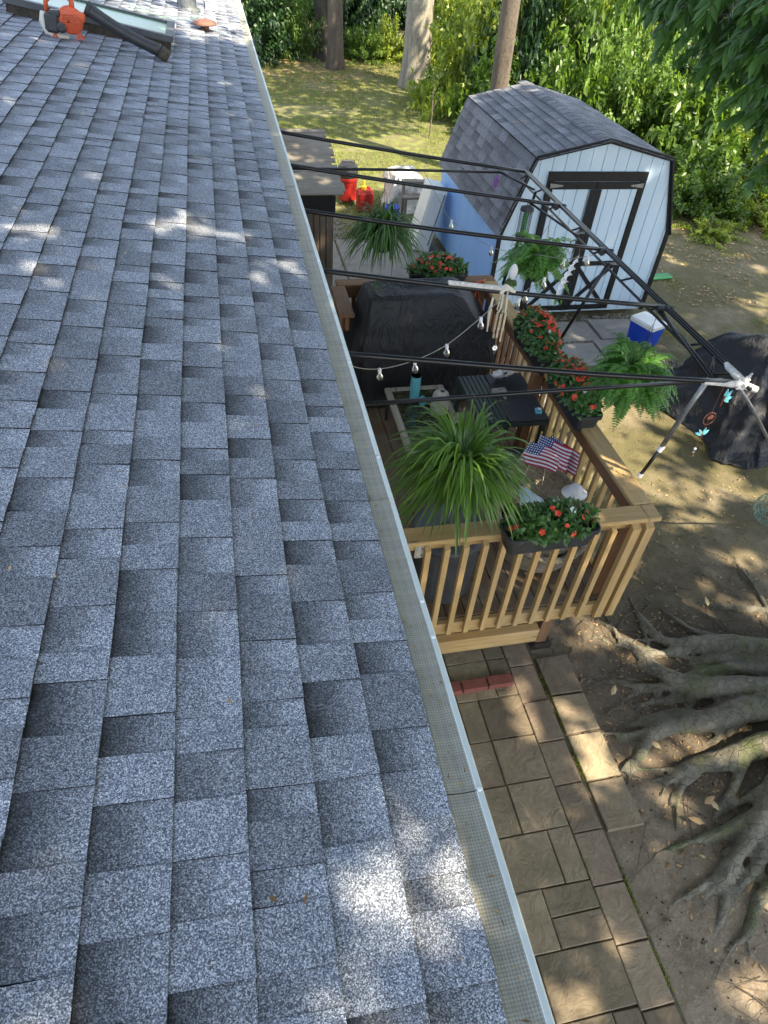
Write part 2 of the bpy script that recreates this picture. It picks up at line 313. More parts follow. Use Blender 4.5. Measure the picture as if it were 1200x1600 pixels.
# ---------------------------------------------------------------- mesh helpers
def W(o):
    """world offset of an object from its parent chain (unrotated roots)"""
    v = Vector((0, 0, 0))
    while o: v += o.location; o = o.parent
    return v
def mkobj(name, me, mat, parent=None):
    o = bpy.data.objects.new(name, me); COL.objects.link(o)
    for mm in (mat if isinstance(mat, (list, tuple)) else [mat]): me.materials.append(M[mm] if isinstance(mm, str) else mm)
    if parent: o.parent = parent
    return o
class MB:
    def __init__(s): s.v = []; s.f = []; s.mi = []; s.at = []; s.cm = 0; s.ca = (0, .5, 0)
    def add(s, vs, fs, at=None):
        b = len(s.v); s.v += [tuple(v) for v in vs]
        for i, f in enumerate(fs):
            s.f.append(tuple(b+j for j in f)); s.mi.append(s.cm); s.at.append(at[i] if at else s.ca)
        return s
    def box(s, x0, x1, y0, y1, z0, z1):
        s.add([(x0, y0, z0), (x1, y0, z0), (x1, y1, z0), (x0, y1, z0), (x0, y0, z1), (x1, y0, z1), (x1, y1, z1), (x0, y1, z1)],
              [(0, 3, 2, 1), (4, 5, 6, 7), (0, 1, 5, 4), (1, 2, 6, 5), (2, 3, 7, 6), (3, 0, 4, 7)]); return s
    def bbox(s, x0, x1, y0, y1, z0, z1, b=.004):
        """box with chamfered edges"""
        b = min(b, (x1-x0)*.45, (y1-y0)*.45, (z1-z0)*.45)
        xs = (x0, x0+b, x1-b, x1); ys = (y0, y0+b, y1-b, y1); zs = (z0, z0+b, z1-b, z1)
        bm = bmesh.new(); bmesh.ops.create_cube(bm, size=1)
        for v in bm.verts: v.co = ((x0+x1)/2+v.co.x*(x1-x0), (y0+y1)/2+v.co.y*(y1-y0), (z0+z1)/2+v.co.z*(z1-z0))
        bmesh.ops.bevel(bm, geom=list(bm.edges), offset=b, segments=1, affect='EDGES')
        bm.verts.index_update(); s.add([v.co[:] for v in bm.verts], [[v.index for v in f.verts] for f in bm.faces]); bm.free(); return s
    def obox(s, c, sx, sy, sz, rot=None, b=.003):
        k = len(s.v); s.bbox(-sx/2, sx/2, -sy/2, sy/2, -sz/2, sz/2, b)
        mt = rot or Matrix.Identity(3)
        for i in range(k, len(s.v)): s.v[i] = tuple(mt @ Vector(s.v[i]) + Vector(c))
        return s
    def beam(s, a, b_, wd, th, up=(0, 0, 1), b=.003):
        """rectangular bar from a to b; wd sideways, th along up"""
        a = Vector(a); b_ = Vector(b_); d = (b_-a); L = d.length; d.normalize(); up = Vector(up)
        sd = d.cross(up).normalized(); u2 = sd.cross(d)
        mt = Matrix((sd, d, u2)).transposed()
        return s.obox((a+b_)/2, wd, L, th, mt, b)
    def tube(s, pts, r, n=8, cap=True, closed=False):
        pts = [Vector(p) for p in pts]; N = len(pts)
        rs = r if isinstance(r, (list, tuple)) else [r]*N
        up = Vector((0, 0, 1)); base = len(s.v); vs = []; prev = None
        for i, p in enumerate(pts):
            t = (pts[(i+1) % N]-pts[i-1]) if closed else (pts[min(i+1, N-1)]-pts[max(i-1, 0)])
            if t.length < 1e-9: t = Vector((0, 0, 1))
            t.normalize()
            if prev is None:
                a = t.orthogonal().normalized()
            else:
                a = (prev - t*prev.dot(t))
                a = a.normalized() if a.length > 1e-6 else t.orthogonal().normalized()
            prev = a; bb = t.cross(a)
            for k in range(n):
                th = 2*math.pi*k/n; vs.append(p+(a*math.cos(th)+bb*math.sin(th))*rs[i])
        fs = []
        for i in range(N if closed else N-1):
            j = (i+1) % N
            for k in range(n): fs.append((i*n+k, i*n+(k+1) % n, j*n+(k+1) % n, j*n+k))
        if cap and not closed: fs.append(tuple(range(n-1, -1, -1))); fs.append(tuple((N-1)*n+k for k in range(n)))
        return s.add(vs, fs)
    def lathe(s, prof, c=(0, 0, 0), n=24, sx=1, sy=1, wob=0):
        vs = []
        for (r, z) in prof:
            for k in range(n):
                th = 2*math.pi*k/n; q = r*(1+wob*math.sin(5*th+z*9))
                vs.append((c[0]+q*math.cos(th)*sx, c[1]+q*math.sin(th)*sy, c[2]+z))
        fs = [(i*n+k, i*n+(k+1) % n, (i+1)*n+(k+1) % n, (i+1)*n+k) for i in range(len(prof)-1) for k in range(n)]
        fs.append(tuple(range(n-1, -1, -1))); fs.append(tuple((len(prof)-1)*n+k for k in range(n)))
        return s.add(vs, fs)
    def sphere(s, c, r, n=12, m_=8, sc_=(1, 1, 1)):
        pr = [(max(1e-4, r*math.sin(math.pi*i/m_)), -r*math.cos(math.pi*i/m_)*sc_[2]) for i in range(m_+1)]
        return s.lathe(pr, c, n, sc_[0], sc_[1])
    def build(s, name, mat, parent=None, smooth=False, world=True):
        off = W(parent) if (parent and world) else Vector((0, 0, 0))
        me = bpy.data.meshes.new(name)
        me.from_pydata([(v[0]-off.x, v[1]-off.y, v[2]-off.z) for v in s.v], [], s.f)
        if any(s.mi): me.polygons.foreach_set('material_index', s.mi)
        if any(a != (0, .5, 0) for a in s.at):
            ca = me.color_attributes.new('shg', 'FLOAT_COLOR', 'CORNER'); arr = []
            for f, a in zip(s.f, s.at):
                if isinstance(a, list): arr += [x for q in a for x in (*q, 1)]
                else: arr += [*a, 1]*len(f)
            ca.data.foreach_set('color', arr)
        if smooth: me.polygons.foreach_set('use_smooth', [True]*len(s.f))
        me.update()
        o = mkobj(name, me, mat, parent)
        return o
def thing(name, label, cat, loc=(0, 0, 0), rz=0, group=None):
    o = bpy.data.objects.new(name, None); COL.objects.link(o); o.location = loc; o.rotation_euler = (0, 0, rz); o.empty_display_size = .1
    o['label'] = label; o['category'] = cat
    if group: o['group'] = group
    return o
def tag(o, label, cat, group=None, kind=None):
    o['label'] = label; o['category'] = cat
    if group: o['group'] = group
    if kind: o['kind'] = kind
    return o
def struct(o): o['kind'] = 'structure'; return o
def copy_tree(o, parent=None):
    c = o.copy(); COL.objects.link(c); c.parent = parent
    for ch in [x for x in bpy.data.objects if x.parent == o]: copy_tree(ch, c)
    return c

def nrm(a): return a/np.maximum(np.linalg.norm(a, axis=-1, keepdims=True), 1e-9)
LEAF_OV = (np.array([(0, 0, 0), (.3, .5, .0), (.62, .42, -.03), (1, 0, -.12), (.62, -.42, -.03), (.3, -.5, 0), (.5, 0, .07)]), [(0, 1, 6), (1, 2, 6), (2, 3, 6), (3, 4, 6), (4, 5, 6), (5, 0, 6)])
LEAF_SM = (np.array([(0, 0, 0), (.45, .5, .05), (1, 0, -.06), (.45, -.5, .05)]), [(0, 1, 2), (0, 2, 3)])
def leaf_mesh(name, pos, axis, nor, length, width, templ, mat, parent=None, rnd=None, off=True):
    T, F = templ; N = len(pos); axis = nrm(axis); side = nrm(np.cross(nor, axis)); up = np.cross(axis, side)
    length = np.broadcast_to(np.asarray(length, float), (N,)); width = np.broadcast_to(np.asarray(width, float), (N,))
    V = pos[:, None, :] + axis[:, None, :]*(T[None, :, 0, None]*length[:, None, None]) + side[:, None, :]*(T[None, :, 1, None]*width[:, None, None]) + up[:, None, :]*(T[None, :, 2, None]*length[:, None, None])
    k = len(T); V = V.reshape(-1, 3)
    if parent and off: o_ = W(parent); V = V - np.array([o_.x, o_.y, o_.z])
    Fa = np.array(F); FF = (Fa[None]+(np.arange(N)*k)[:, None, None]).reshape(-1, Fa.shape[1])
    me = bpy.data.meshes.new(name); fast_mesh(me, V, FF)
    if rnd is None: rnd = rng.random(N)
    at = me.attributes.new('rnd', 'FLOAT', 'FACE'); at.data.foreach_set('value', np.repeat(rnd, len(F)).astype(np.float32))
    return mkobj(name, me, mat, parent)
def fast_mesh(me, V, FF):
    nf, m_ = FF.shape
    me.vertices.add(len(V)); me.vertices.foreach_set('co', V.astype(np.float32).ravel())
    me.loops.add(nf*m_); me.loops.foreach_set('vertex_index', FF.astype(np.int32).ravel())
    me.polygons.add(nf); me.polygons.foreach_set('loop_start', (np.arange(nf)*m_).astype(np.int32))
    try: me.polygons.foreach_set('loop_total', np.full(nf, m_, np.int32))
    except Exception: pass
    me.update(calc_edges=True); me.validate()
def rdir(n, up=0.0):
    v = rng.normal(size=(n, 3)); v = nrm(v); v[:, 2] += up; return nrm(v)
_vn = rng.random((64, 64))
def vnoise(x, y):
    x = np.asarray(x, float); y = np.asarray(y, float); xi = np.floor(x).astype(int); yi = np.floor(y).astype(int); fx = x-xi; fy = y-yi
    fx = fx*fx*(3-2*fx); fy = fy*fy*(3-2*fy); g = lambda a, b: _vn[a % 64, b % 64]
    return (g(xi, yi)*(1-fx)+g(xi+1, yi)*fx)*(1-fy)+(g(xi, yi+1)*(1-fx)+g(xi+1, yi+1)*fx)*fy

# ================================================================ SETTING
def axis_steps(lo, hi, dlo, dhi, fine, coarse):
    a = [dlo]; x = dlo
    while x < dhi: x += fine; a.append(x)
    st = fine
    while x < hi: st = min(st*1.35, coarse); x += st; a.append(x)
    x = dlo; st = fine; b = []
    while x > lo: st = min(st*1.35, coarse); x -= st; b.append(x)
    return np.array(b[::-1]+a)
gx = axis_steps(-90, 110, 1.4, 5.6, .035, 8); gy = axis_steps(-60, 140, -.4, 6.2, .035, 8)
GX, GY = np.meshgrid(gx, gy)
def gheight(x, y):
    h = (vnoise(x*1.3+7, y*1.3)-.5)*.06 + (vnoise(x*5, y*5+9)-.5)*.022 + (vnoise(x*17, y*17)-.5)*.008
    h = h*np.clip((x-1.75)/.35, 0, 1) - .012
    h = h + .05*np.clip(1-np.hypot(x-3.7, y-1.9)/1.8, 0, 1)
    h = h*np.where((y > 6.1) & (x < 3.4), 0.1, 1) - np.where((y > 6.1) & (x < 3.4), .01, 0)
    return h
GZ = gheight(GX, GY)
V = np.stack([GX, GY, GZ], -1).reshape(-1, 3); nx = len(gx); ii = (np.arange(len(gy)-1)[:, None]*nx+np.arange(nx-1)[None]).ravel()
me = bpy.data.meshes.new('ground'); fast_mesh(me, V, np.stack([ii, ii+1, ii+1+nx, ii+nx], -1))
me.polygons.foreach_set('use_smooth', [True]*len(me.polygons))
struct(mkobj('ground', me, 'ground'))

# paver path: random ashlar on a small module, one sheet of separate stones
def paver_sheet():
    mb = MB(); cell = .163
    x0, y0 = .0, -.9; nxs, nys = 9, 23; used = [[False]*nys for _ in range(nxs)]
    rr = random.Random(5)
    sizes = [(2, 2), (2, 1), (3, 2), (2, 2), (1, 2), (2, 3)]
    stones = []
    for j in range(nys):
        for i in range(nxs):
            if used[i][j]: continue
            rr.shuffle(sizes)
            for (a, b) in sizes+[(1, 1)]:
                if i+a <= nxs and j+b <= nys and all(not used[i+p][j+q] for p in range(a) for q in range(b)): break
            for p in range(a):
                for q in range(b): used[i+p][j+q] = True
            stones.append((x0+i*cell, x0+(i+a)*cell, y0+j*cell, y0+(j+b)*cell, 0))
    e = x0+nxs*cell; y = y0
    while y < 2.8:
        stones.append((e, e+.21, y, y+.318, 1)); y += .318
    y = 1.30
    for L in (.33, .34, .31, .33):
        stones.append((e+.235, e+.235+.27, y, y+L, 0)); y += L+.01
    for (a, b, c, d, k) in stones:
        g = .0035; a += g; b -= g; c += g; d -= g; z = .02+rr.uniform(-.004, .004)
        t1, t2 = rr.uniform(-.004, .004), rr.uniform(-.004, .004)
        sh = rr.uniform(-.004, .004)
        ch = .005
        vs = [(a+sh, c, -.05), (b, c-sh, -.05), (b, d+sh, -.05), (a, d, -.05), (a+sh, c, z-ch), (b, c-sh, z-ch+t1), (b, d+sh, z-ch+t1+t2), (a, d, z-ch+t2),
              (a+ch+sh, c+ch, z), (b-ch, c+ch-sh, z+t1), (b-ch, d-ch+sh, z+t1+t2), (a+ch, d-ch, z+t2)]
        mb.ca = (0, rr.random(), rr.random()*.5+.5*k)
        mb.add(vs, [(8, 9, 10, 11), (4, 5, 9, 8), (5, 6, 10, 9), (6, 7, 11, 10), (7, 4, 8, 11), (0, 1, 5, 4), (1, 2, 6, 5), (2, 3, 7, 6), (3, 0, 4, 7)])
    return mb
struct(paver_sheet().build('path', 'paver'))
mb = MB(); mb.box(-.3, 1.70, -1.0, 3.1, -.06, .004); struct(mb.build('path_bed', 'mortar'))
# concrete patio between deck, cabinet and shed, with a broken edge
bm_ = MB()
xs = [(-.6, 1.35, 6.35, 8.6), (1.37, 2.98, 6.35, 8.6), (-.6, 1.3, 8.63, 12.2), (1.33, 2.98, 8.63, 10.9)]
for q, (a, b, c, d) in enumerate(xs): bm_.bbox(a, b, c, d, -.08, .012+.002*q, .012)
struct(bm_.build('patio', 'concrete'))
bm_ = MB(); rr = random.Random(3)
for (a, b, c, d) in ((3.02, 3.62, 6.7, 7.25), (3.66, 4.3, 6.75, 7.3), (4.34, 5.1, 6.85, 7.35), (3.05, 3.75, 7.3, 7.85), (3.8, 4.45, 7.36, 7.88), (4.5, 5.15, 7.4, 7.9), (3.1, 3.9, 6.05, 6.65)):
    t = rr.uniform(-.02, .02); bm_.add([(a, c+t, -.03), (b, c, -.03), (b+t, d, -.03), (a, d-t, -.03), (a, c+t, .022), (b, c, .026), (b+t, d, .02), (a, d-t, .028)], [(4, 5, 6, 7), (0, 1, 5, 4), (1, 2, 6, 5), (2, 3, 7, 6), (3, 0, 4, 7)])
struct(bm_.build('stepping_slabs', 'concrete'))
# gravel and crumbled concrete along the slabs
N = 2600; t = rng.random(N)
px_ = np.where(t < .5, 1.35+rng.normal(0, .12, N), rng.uniform(2.95, 5.3, N)); py_ = np.where(t < .5, rng.uniform(10.8, 13.2, N), rng.choice([6.68, 7.33, 7.95], N)+rng.normal(0, .07, N))
def stones_mesh(name, P, size, mat, lab, cat):
    T = np.array([(1, 0, 0), (0, 1, 0), (-1, 0, 0), (0, -1, 0), (0, 0, .7), (0, 0, -.5)]); F = np.array([(0, 1, 4), (1, 2, 4), (2, 3, 4), (3, 0, 4), (1, 0, 5), (2, 1, 5), (3, 2, 5), (0, 3, 5)])
    n = len(P); a = rng.random(n)*6.28; c, s_ = np.cos(a), np.sin(a); T2 = T[None]*(rng.uniform(.6, 1.3, (n, 6, 1)))*size[:, None, None]
    V = np.stack([T2[..., 0]*c[:, None]-T2[..., 1]*s_[:, None], T2[..., 0]*s_[:, None]+T2[..., 1]*c[:, None], T2[..., 2]], -1)+P[:, None]
    me = bpy.data.meshes.new(name); fast_mesh(me, V.reshape(-1, 3), (F[None]+(np.arange(n)*6)[:, None, None]).reshape(-1, 3))
    o = mkobj(name, me, mat); return tag(o, lab, cat, kind='stuff')
stones_mesh('gravel', np.stack([px_, py_, np.full(N, .01)], -1), rng.uniform(.006, .025, N), 'concrete', 'loose grey gravel and concrete crumbs along the slab edges', 'gravel')

# ================================================================ HOUSE
house = thing('house', 'house with blue grey shingle roof and mesh covered gutter beside the deck', 'house', (0, 0, 0))
SLP = R(10.35); ca, sa = math.cos(SLP), math.sin(SLP)
def rp(s_, y, h): # s_: metres up the slope from the eave, h height above sheathing
    return (-s_*ca + h*sa, y, 3.0 + s_*sa + h*ca)
mb = MB(); rr = random.Random(11); EXP = .143
for i in range(30):
    s0 = i*EXP; s1 = (i+1)*EXP+.006; y = -1.4-rr.random()*.3; kind = rr.random() < .5
    wav = rr.random()*9
    while y < 15.5:
        Lg = rr.uniform(.065, .155) if kind else rr.uniform(.06, .14)
        y1 = y+Lg
        j = lambda yy: .0018*math.sin(yy*2.1+wav)+.0010*math.sin(yy*7.3+wav*2)
        hb = .0118 if kind else .0076; hb += rr.uniform(-.0006, .0006); ht = .0015
        rnd = rr.random(); kd = 0.0 if kind else 1.0
        if not kind and rr.random() < .18: kd = .55
        if kind: kd = rr.choice((0, 0, .15, .4))
        nseg = 2
        ys = [y+(y1-y)*k/nseg for k in range(nseg+1)]; sk = rr.uniform(-.0025, .0025)
        for k in range(nseg):
            a, b = ys[k], ys[k+1]; ja, jb = j(a)+rr.uniform(-.0008, .0008), j(b)+rr.uniform(-.0008, .0008)
            A = rp(s0+ja, a, hb); B = rp(s0+jb, b, hb); Cc = rp(s1, b+sk, ht); D = rp(s1, a+sk, ht)
            A0 = rp(s0+ja, a, -.004); B0 = rp(s0+jb, b, -.004); C0 = rp(s1, b+sk, -.004); D0 = rp(s1, a+sk, -.004)
            low = (0, 0, 1)
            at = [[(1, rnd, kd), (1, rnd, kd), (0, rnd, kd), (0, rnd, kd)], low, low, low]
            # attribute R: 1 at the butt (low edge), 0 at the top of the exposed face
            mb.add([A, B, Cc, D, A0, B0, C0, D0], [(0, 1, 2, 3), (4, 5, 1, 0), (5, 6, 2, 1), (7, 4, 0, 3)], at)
        y = y1; kind = not kind if rr.random() < .93 else kind
# replace corner order: faces listed A,B,C,D
roof = mb.build('roof', 'shingle', house)
mb = MB()
deck_pts = [rp(-.0, -1.6, -.006), rp(-.0, 15.8, -.006), rp(4.27, 15.8, -.006), rp(4.27, -1.6, -.006)]
under = [(p[0], p[1], p[2]-.03) for p in deck_pts]
mb.add(deck_pts+under, [(0, 1, 2, 3), (7, 6, 5, 4), (0, 4, 5, 1), (1, 5, 6, 2), (2, 6, 7, 3), (3, 7, 4, 0)])
rx = deck_pts[2][0]
mb.add([(rx, -1.6, deck_pts[2][2]), (rx, 15.8, deck_pts[2][2]), (rx-4.2, 15.8, 3.0), (rx-4.2, -1.6, 3.0)], [(0, 1, 2, 3)])
mb.build('roof_deck', 'black_trim', house)
mb = MB(); mb.bbox(-8.0, -.36, -1.45, 15.5, 0, 2.86, .01); mb.build('wall', 'siding', house)
mb = MB(); mb.bbox(-.36, -.045, -1.6, 15.8, 2.86, 2.88, .004); mb.bbox(-.045, -.02, -1.6, 15.8, 2.84, 2.975, .003); mb.build('fascia', 'lip', house)
# gutter: K profile swept along y
prof = [(-.018, 2.985), (-.018, 2.875), (.052, 2.875), (.060, 2.90), (.078, 2.935), (.088, 2.955), (.090, 2.986), (.082, 2.992), (.070, 2.990), (.070, 2.982), (.083, 2.984), (.083, 2.957), (.072, 2.938), (.054, 2.904), (.048, 2.881), (-.012, 2.881), (-.012, 2.985)]
mb = MB(); n = len(prof)
y0, y1 = -1.6, 15.8
mb.add([(x, y0, z) for x, z in prof]+[(x, y1, z) for x, z in prof], [(i, (i+1) % n, n+(i+1) % n, n+i) for i in range(n)])
gut = mb.build('gutter', 'lip', house)
# mesh guard in lengths, each a slightly dished sheet with a folded hem
mb = MB(); y = -1.35; rr = random.Random(4)
while y < 15.7:
    y2 = y+.955; ny = 12; pr = [(-.03, 3.006), (.0, 3.0005), (.022, 2.9955), (.045, 2.9935), (.066, 2.9965), (.073, 2.9985)]
    vs = []; o_ = rr.uniform(-.0012, .0012)
    for k in range(ny+1):
        yy = y+.0008+(y2-y-.0016)*k/ny
        for q, (x, z) in enumerate(pr): vs.append((x, yy, z+o_+(.0016*math.sin(yy*11+q) if 0 < q < 5 else 0)))
    np_ = len(pr); mb.add(vs, [(k*np_+q, k*np_+q+1, (k+1)*np_+q+1, (k+1)*np_+q) for k in range(ny) for q in range(np_-1)])
    y = y2
mb.build('gutter_guard', 'gutter_mesh', house, smooth=True)
mb = MB(); y = -1.35; rr = random.Random(4)
while y < 15.7:
    y2 = y+.955
    mb.bbox(.071, .0855, y+.0007, y2-.0007, 2.9935, 2.9985+rr.uniform(0, .001), .0015)
    y = y2
mb.build('guard_rail', 'lip', house)
sc_m = MB()
sc_m.lathe([(.0055, 0), (.0055, .002), (.0035, .0045), (.001, .005)], (.078, 0, 0), 10)
scr = None
y = -1.35+.955
k = 0
ys_ = [.12, .34+.22, .97, 1.09, 1.72, 2.33, 2.95, 3.3, 4.2, 5.1, 5.9, 6.9, 7.9, 8.9, 9.9]
for yy in ys_:
    if scr is None: scr = sc_m.build('screw', 'white', house); o = scr
    else: o = scr.copy(); COL.objects.link(o); o.parent = house
    o.location = (0, yy, 2.999)
# skylight
def boxw(x0, x1, y0, y1, h0, h1, mb, b=.004):
    """box lying on the roof: s from x0..x1 up slope"""
    vs = [rp(x0, y0, h0), rp(x1, y0, h0), rp(x1, y1, h0), rp(x0, y1, h0), rp(x0, y0, h1), rp(x1, y0, h1), rp(x1, y1, h1), rp(x0, y1, h1)]
    mb.add(vs, [(0, 3, 2, 1), (4, 5, 6, 7), (0, 1, 5, 4), (1, 2, 6, 5), (2, 3, 7, 6), (3, 0, 4, 7)])
mb = MB(); boxw(.74, 2.06, 7.45, 8.15, 0, .075, mb); sk = mb.build('skylight', 'bark_dark', house)
mb = MB()
boxw(.72, .79, 7.43, 8.17, .076, .125, mb); boxw(2.01, 2.08, 7.43, 8.17, .076, .125, mb); boxw(.79, 2.01, 7.43, 7.49, .076, .125, mb); boxw(.79, 2.01, 8.11, 8.17, .076, .125, mb)
mb.build('frame', 'grey_plastic', sk)
mb = MB(); boxw(.79, 2.01, 7.49, 8.11, .09, .112, mb); mb.build('pane', 'sky_glass', sk)
# roof vents near the far end
p = rp(.61, 10.0, 0); mb = MB(); mb.lathe([(.15, -.02), (.15, .012), (.11, .03), (.11, .20), (.145, .205), (.145, .25), (.10, .28), (.001, .285)], p, 22); mb.build('roof_vent', 'galv', house, smooth=False)
p = rp(.42, 8.94, 0); mb = MB(); mb.lathe([(.045, -.02), (.045, .05), (.125, .055), (.13, .065), (.11, .085), (.05, .10), (.001, .103)], p, 22); mb.build('vent_cap', 'rust', house, smooth=True)
mb = MB(); boxw(.26, .40, 10.35, 10.85, 0, .05, mb)
v_ = mb.build('box_vent', 'white', house); mb = MB()
for k in range(7): boxw(.275+.018*k, .283+.018*k, 10.38, 10.82, .0505, .056, mb)
mb.build('slat', 'grey_plastic', v_)

# ---- things on the roof
ps = rp(.125, 9.2, .008)
cup = thing('plastic_cup', 'small crushed clear plastic cup lying on the shingles near the gutter', 'cup', ps)
mb = MB(); L = []
for (r, z) in [(.030, 0), (.034, .03), (.042, .075), (.047, .08), (.045, .083), (.039, .074), (.031, .031), (.027, .004)]:
    for k in range(16):
        th = 6.283*k/16; q = r*(1+.12*math.sin(3*th+z*30)); L.append((ps[0]-.04+z, ps[1]+q*math.cos(th), ps[2]+.045+q*math.sin(th)))
mb.add(L, [(i*16+k, i*16+(k+1) % 16, (i+1)*16+(k+1) % 16, (i+1)*16+k) for i in range(7) for k in range(16)]+[tuple(range(16))])
mb.build('cup_wall', 'white', cup, smooth=True)
# leaf blower
bp = Vector(rp(1.50, 6.98, .010)); BS = .68
bl = thing('leaf_blower', 'orange handheld leaf blower with long black tube resting by the skylight', 'leaf blower', bp); bl.scale = (BS, BS, BS)
def L_(x, y, z): return (bp.x+x, bp.y+y, bp.z+z)
mb = MB() # fan housing (volute) disc, axis along y
prof = [(.02, -.075), (.10, -.075), (.135, -.05), (.145, 0), (.135, .05), (.10, .075), (.02, .075)]
vs = []; nn = 28
for r, a in prof:
    for k in range(nn):
        th = 6.283*k/nn; q = r*(1+.10*math.cos(th-.6)); vs.append(L_(.02+q*math.cos(th), a, .185+q*math.sin(th)))
mb.add(vs, [(i*nn+k, i*nn+(k+1) % nn, (i+1)*nn+(k+1) % nn, (i+1)*nn+k) for i in range(len(prof)-1) for k in range(nn)]+[tuple(range(nn)), tuple(range(nn*6, nn*7))])
mb.obox(L_(.13, .0, .235), .15, .13, .10, Matrix.Rotation(R(20), 3, 'Y'), .02)
mb.build('fan_housing', 'orange_plastic', bl, smooth=True)
mb = MB() # grille ribs
for k in range(9):
    z = .09+.021*k; h = math.sqrt(max(0, .125**2-(z-.185)**2)); mb.obox(L_(.035, -.079, z), 2*h*.9, .014, .009)
for k in range(5): mb.obox(L_(-.03+.032*k, -.083, .18), .006, .012, .17)
mb.build('intake_grille', 'orange_plastic', bl)
mb = MB(); mb.obox(L_(-.17, -.01, .17), .16, .17, .20, Matrix.Rotation(R(8), 3, 'Y'), .03); mb.obox(L_(-.12, -.03, .26), .13, .12, .07, None, .02); mb.build('engine', 'black_plastic', bl, smooth=False)
mb = MB(); mb.tube([L_(-.25, -.02, .27), L_(-.275, -.02, .18), L_(-.25, -.02, .08), L_(-.15, -.02, .035), L_(-.02, -.02, .03)], [.03, .042, .042, .034, .02], 10); mb.build('fuel_tank', 'cream_plastic', bl, smooth=True)
mb = MB(); mb.lathe([(.001, 0), (.05, .002), (.055, .015), (.03, .03)], (0, 0, 0), 18)
for i, v in enumerate(mb.v): mb.v[i] = L_(-.07+v[0], -.085-v[2], .13+v[1])
mb.build('starter', 'black_plastic', bl)
mb = MB(); mb.tube([L_(-.21, 0, .27), L_(-.20, 0, .37), L_(-.12, 0, .425), L_(.02, 0, .43), L_(.085, 0, .38), L_(.07, 0, .28)], [.026, .028, .024, .024, .03, .036], 12); mb.build('handle', 'orange_plastic', bl, smooth=True)
mb = MB(); mb.obox(L_(-.04, 0, .405), .05, .02, .03); mb.build('trigger', 'black_plastic', bl)
for sx in (-.17, .10):
    mb = MB(); mb.tube([L_(sx-.03, -.06, .008), L_(sx, -.055, .07), L_(sx+.035, -.06, .008)], .014, 8); mb.tube([L_(sx-.03, .06, .008), L_(sx, .055, .07), L_(sx+.035, .06, .008)], .014, 8); mb.tube([L_(sx, -.055, .07), L_(sx, .055, .07)], .012, 8); mb.build('foot', 'orange_plastic', bl)
A = bp+Vector((.15, .06, .21)); B = Vector((-.79, 7.02, rp(.79, 7.02, 0)[2]+.075))
D = B-A; mb = MB()
def tpt(t): return A+D*t+Vector((0, 0, -.02*math.sin(t*3.1)))
mb.tube([tpt(t/10) for t in range(11)], [.052, .050, .047, .046, .0455, .048, .046, .045, .045, .047, .05], 18)

def unsc(mb): mb.v = [tuple(bp+(Vector(v)-bp)/BS) for v in mb.v]
unsc(mb); tb = mb.build('blower_tube', 'black_plastic', bl, smooth=True)
mb = MB(); mb.tube([tpt(.0), tpt(.05)], [.058, .057], 18); unsc(mb); mb.build('collar', 'black_plastic', tb); mb = MB(); mb.tube([tpt(.52), tpt(.55)], [.052, .052], 18); unsc(mb); mb.build('collar', 'black_plastic', tb)
mb = MB(); mb.tube([tpt(1.0), tpt(1.0)+D.normalized()*.07+Vector((0, 0, -.015))], [.05, .05], 18); unsc(mb); mb.build('nozzle', 'bark_dark', tb, smooth=True)
# cords at the top of the roof
mb = MB(); pts = []
for k in range(60):
    t = k/59; s_ = .75+.75*math.sin(t*9+.5)*.55+.3*t; yy = 8.9+1.6*t+.35*math.cos(t*11); pts.append(rp(s_, yy, .018))
mb.tube(pts, .004, 5); tag(mb.build('twine_tangle', 'green_wire'), 'thin tangled green cord lying on the far roof shingles', 'twine')

# ================================================================ DECK
deck = thing('deck', 'raised timber deck with baluster railing beside the house', 'deck', (1.1, 4.4, 0))
mb = MB(); x = -.34; rr = random.Random(8); k = 0
while x < 2.16:
    mb.bbox(x, min(x+.134, 2.2), 2.72, 6.2, .575+rr.uniform(-.0015, .0015), .612, .004); x += .1405
mb.build('floor_boards', 'deckboard', deck)
mb = MB()
for y in (2.74, 3.2, 3.7, 4.2, 4.7, 5.2, 5.7, 6.15): mb.bbox(-.34, 2.19, y, y+.04, .43, .574, .003)
mb.build('joists', 'stain_x', deck)
mb = MB(); mb.bbox(-.34, 2.215, 2.675, 2.715, .475, .60, .004); mb.build('rim_joist', 'rail_x', deck)
mb = MB(); mb.bbox(2.2, 2.24, 2.717, 6.24, .455, .60, .004); mb.build('rim_joist', 'rail_y', deck)
mb = MB(); mb.bbox(-.34, 2.197, 6.205, 6.245, .455, .60, .004); mb.build('rim_joist', 'stain_x', deck)
mb = MB(); mb.bbox(-.2, 1.62, 2.60, 2.672, .33, .477, .004); mb.build('step_board', 'rail_x', deck)
for px, py in ((1.80, 2.78), (2.1, 6.05), (-.2, 6.05), (.1, 2.8)):
    mb = MB(); mb.bbox(px-.045, px+.045, py, py+.09, -.02, .43, .005); mb.build('deck_post', 'stain_z', deck)
mb = MB(); mb.bbox(1.72, 1.90, 2.74, 2.92, -.05, .03, .02); mb.build('footing', 'soil', deck)
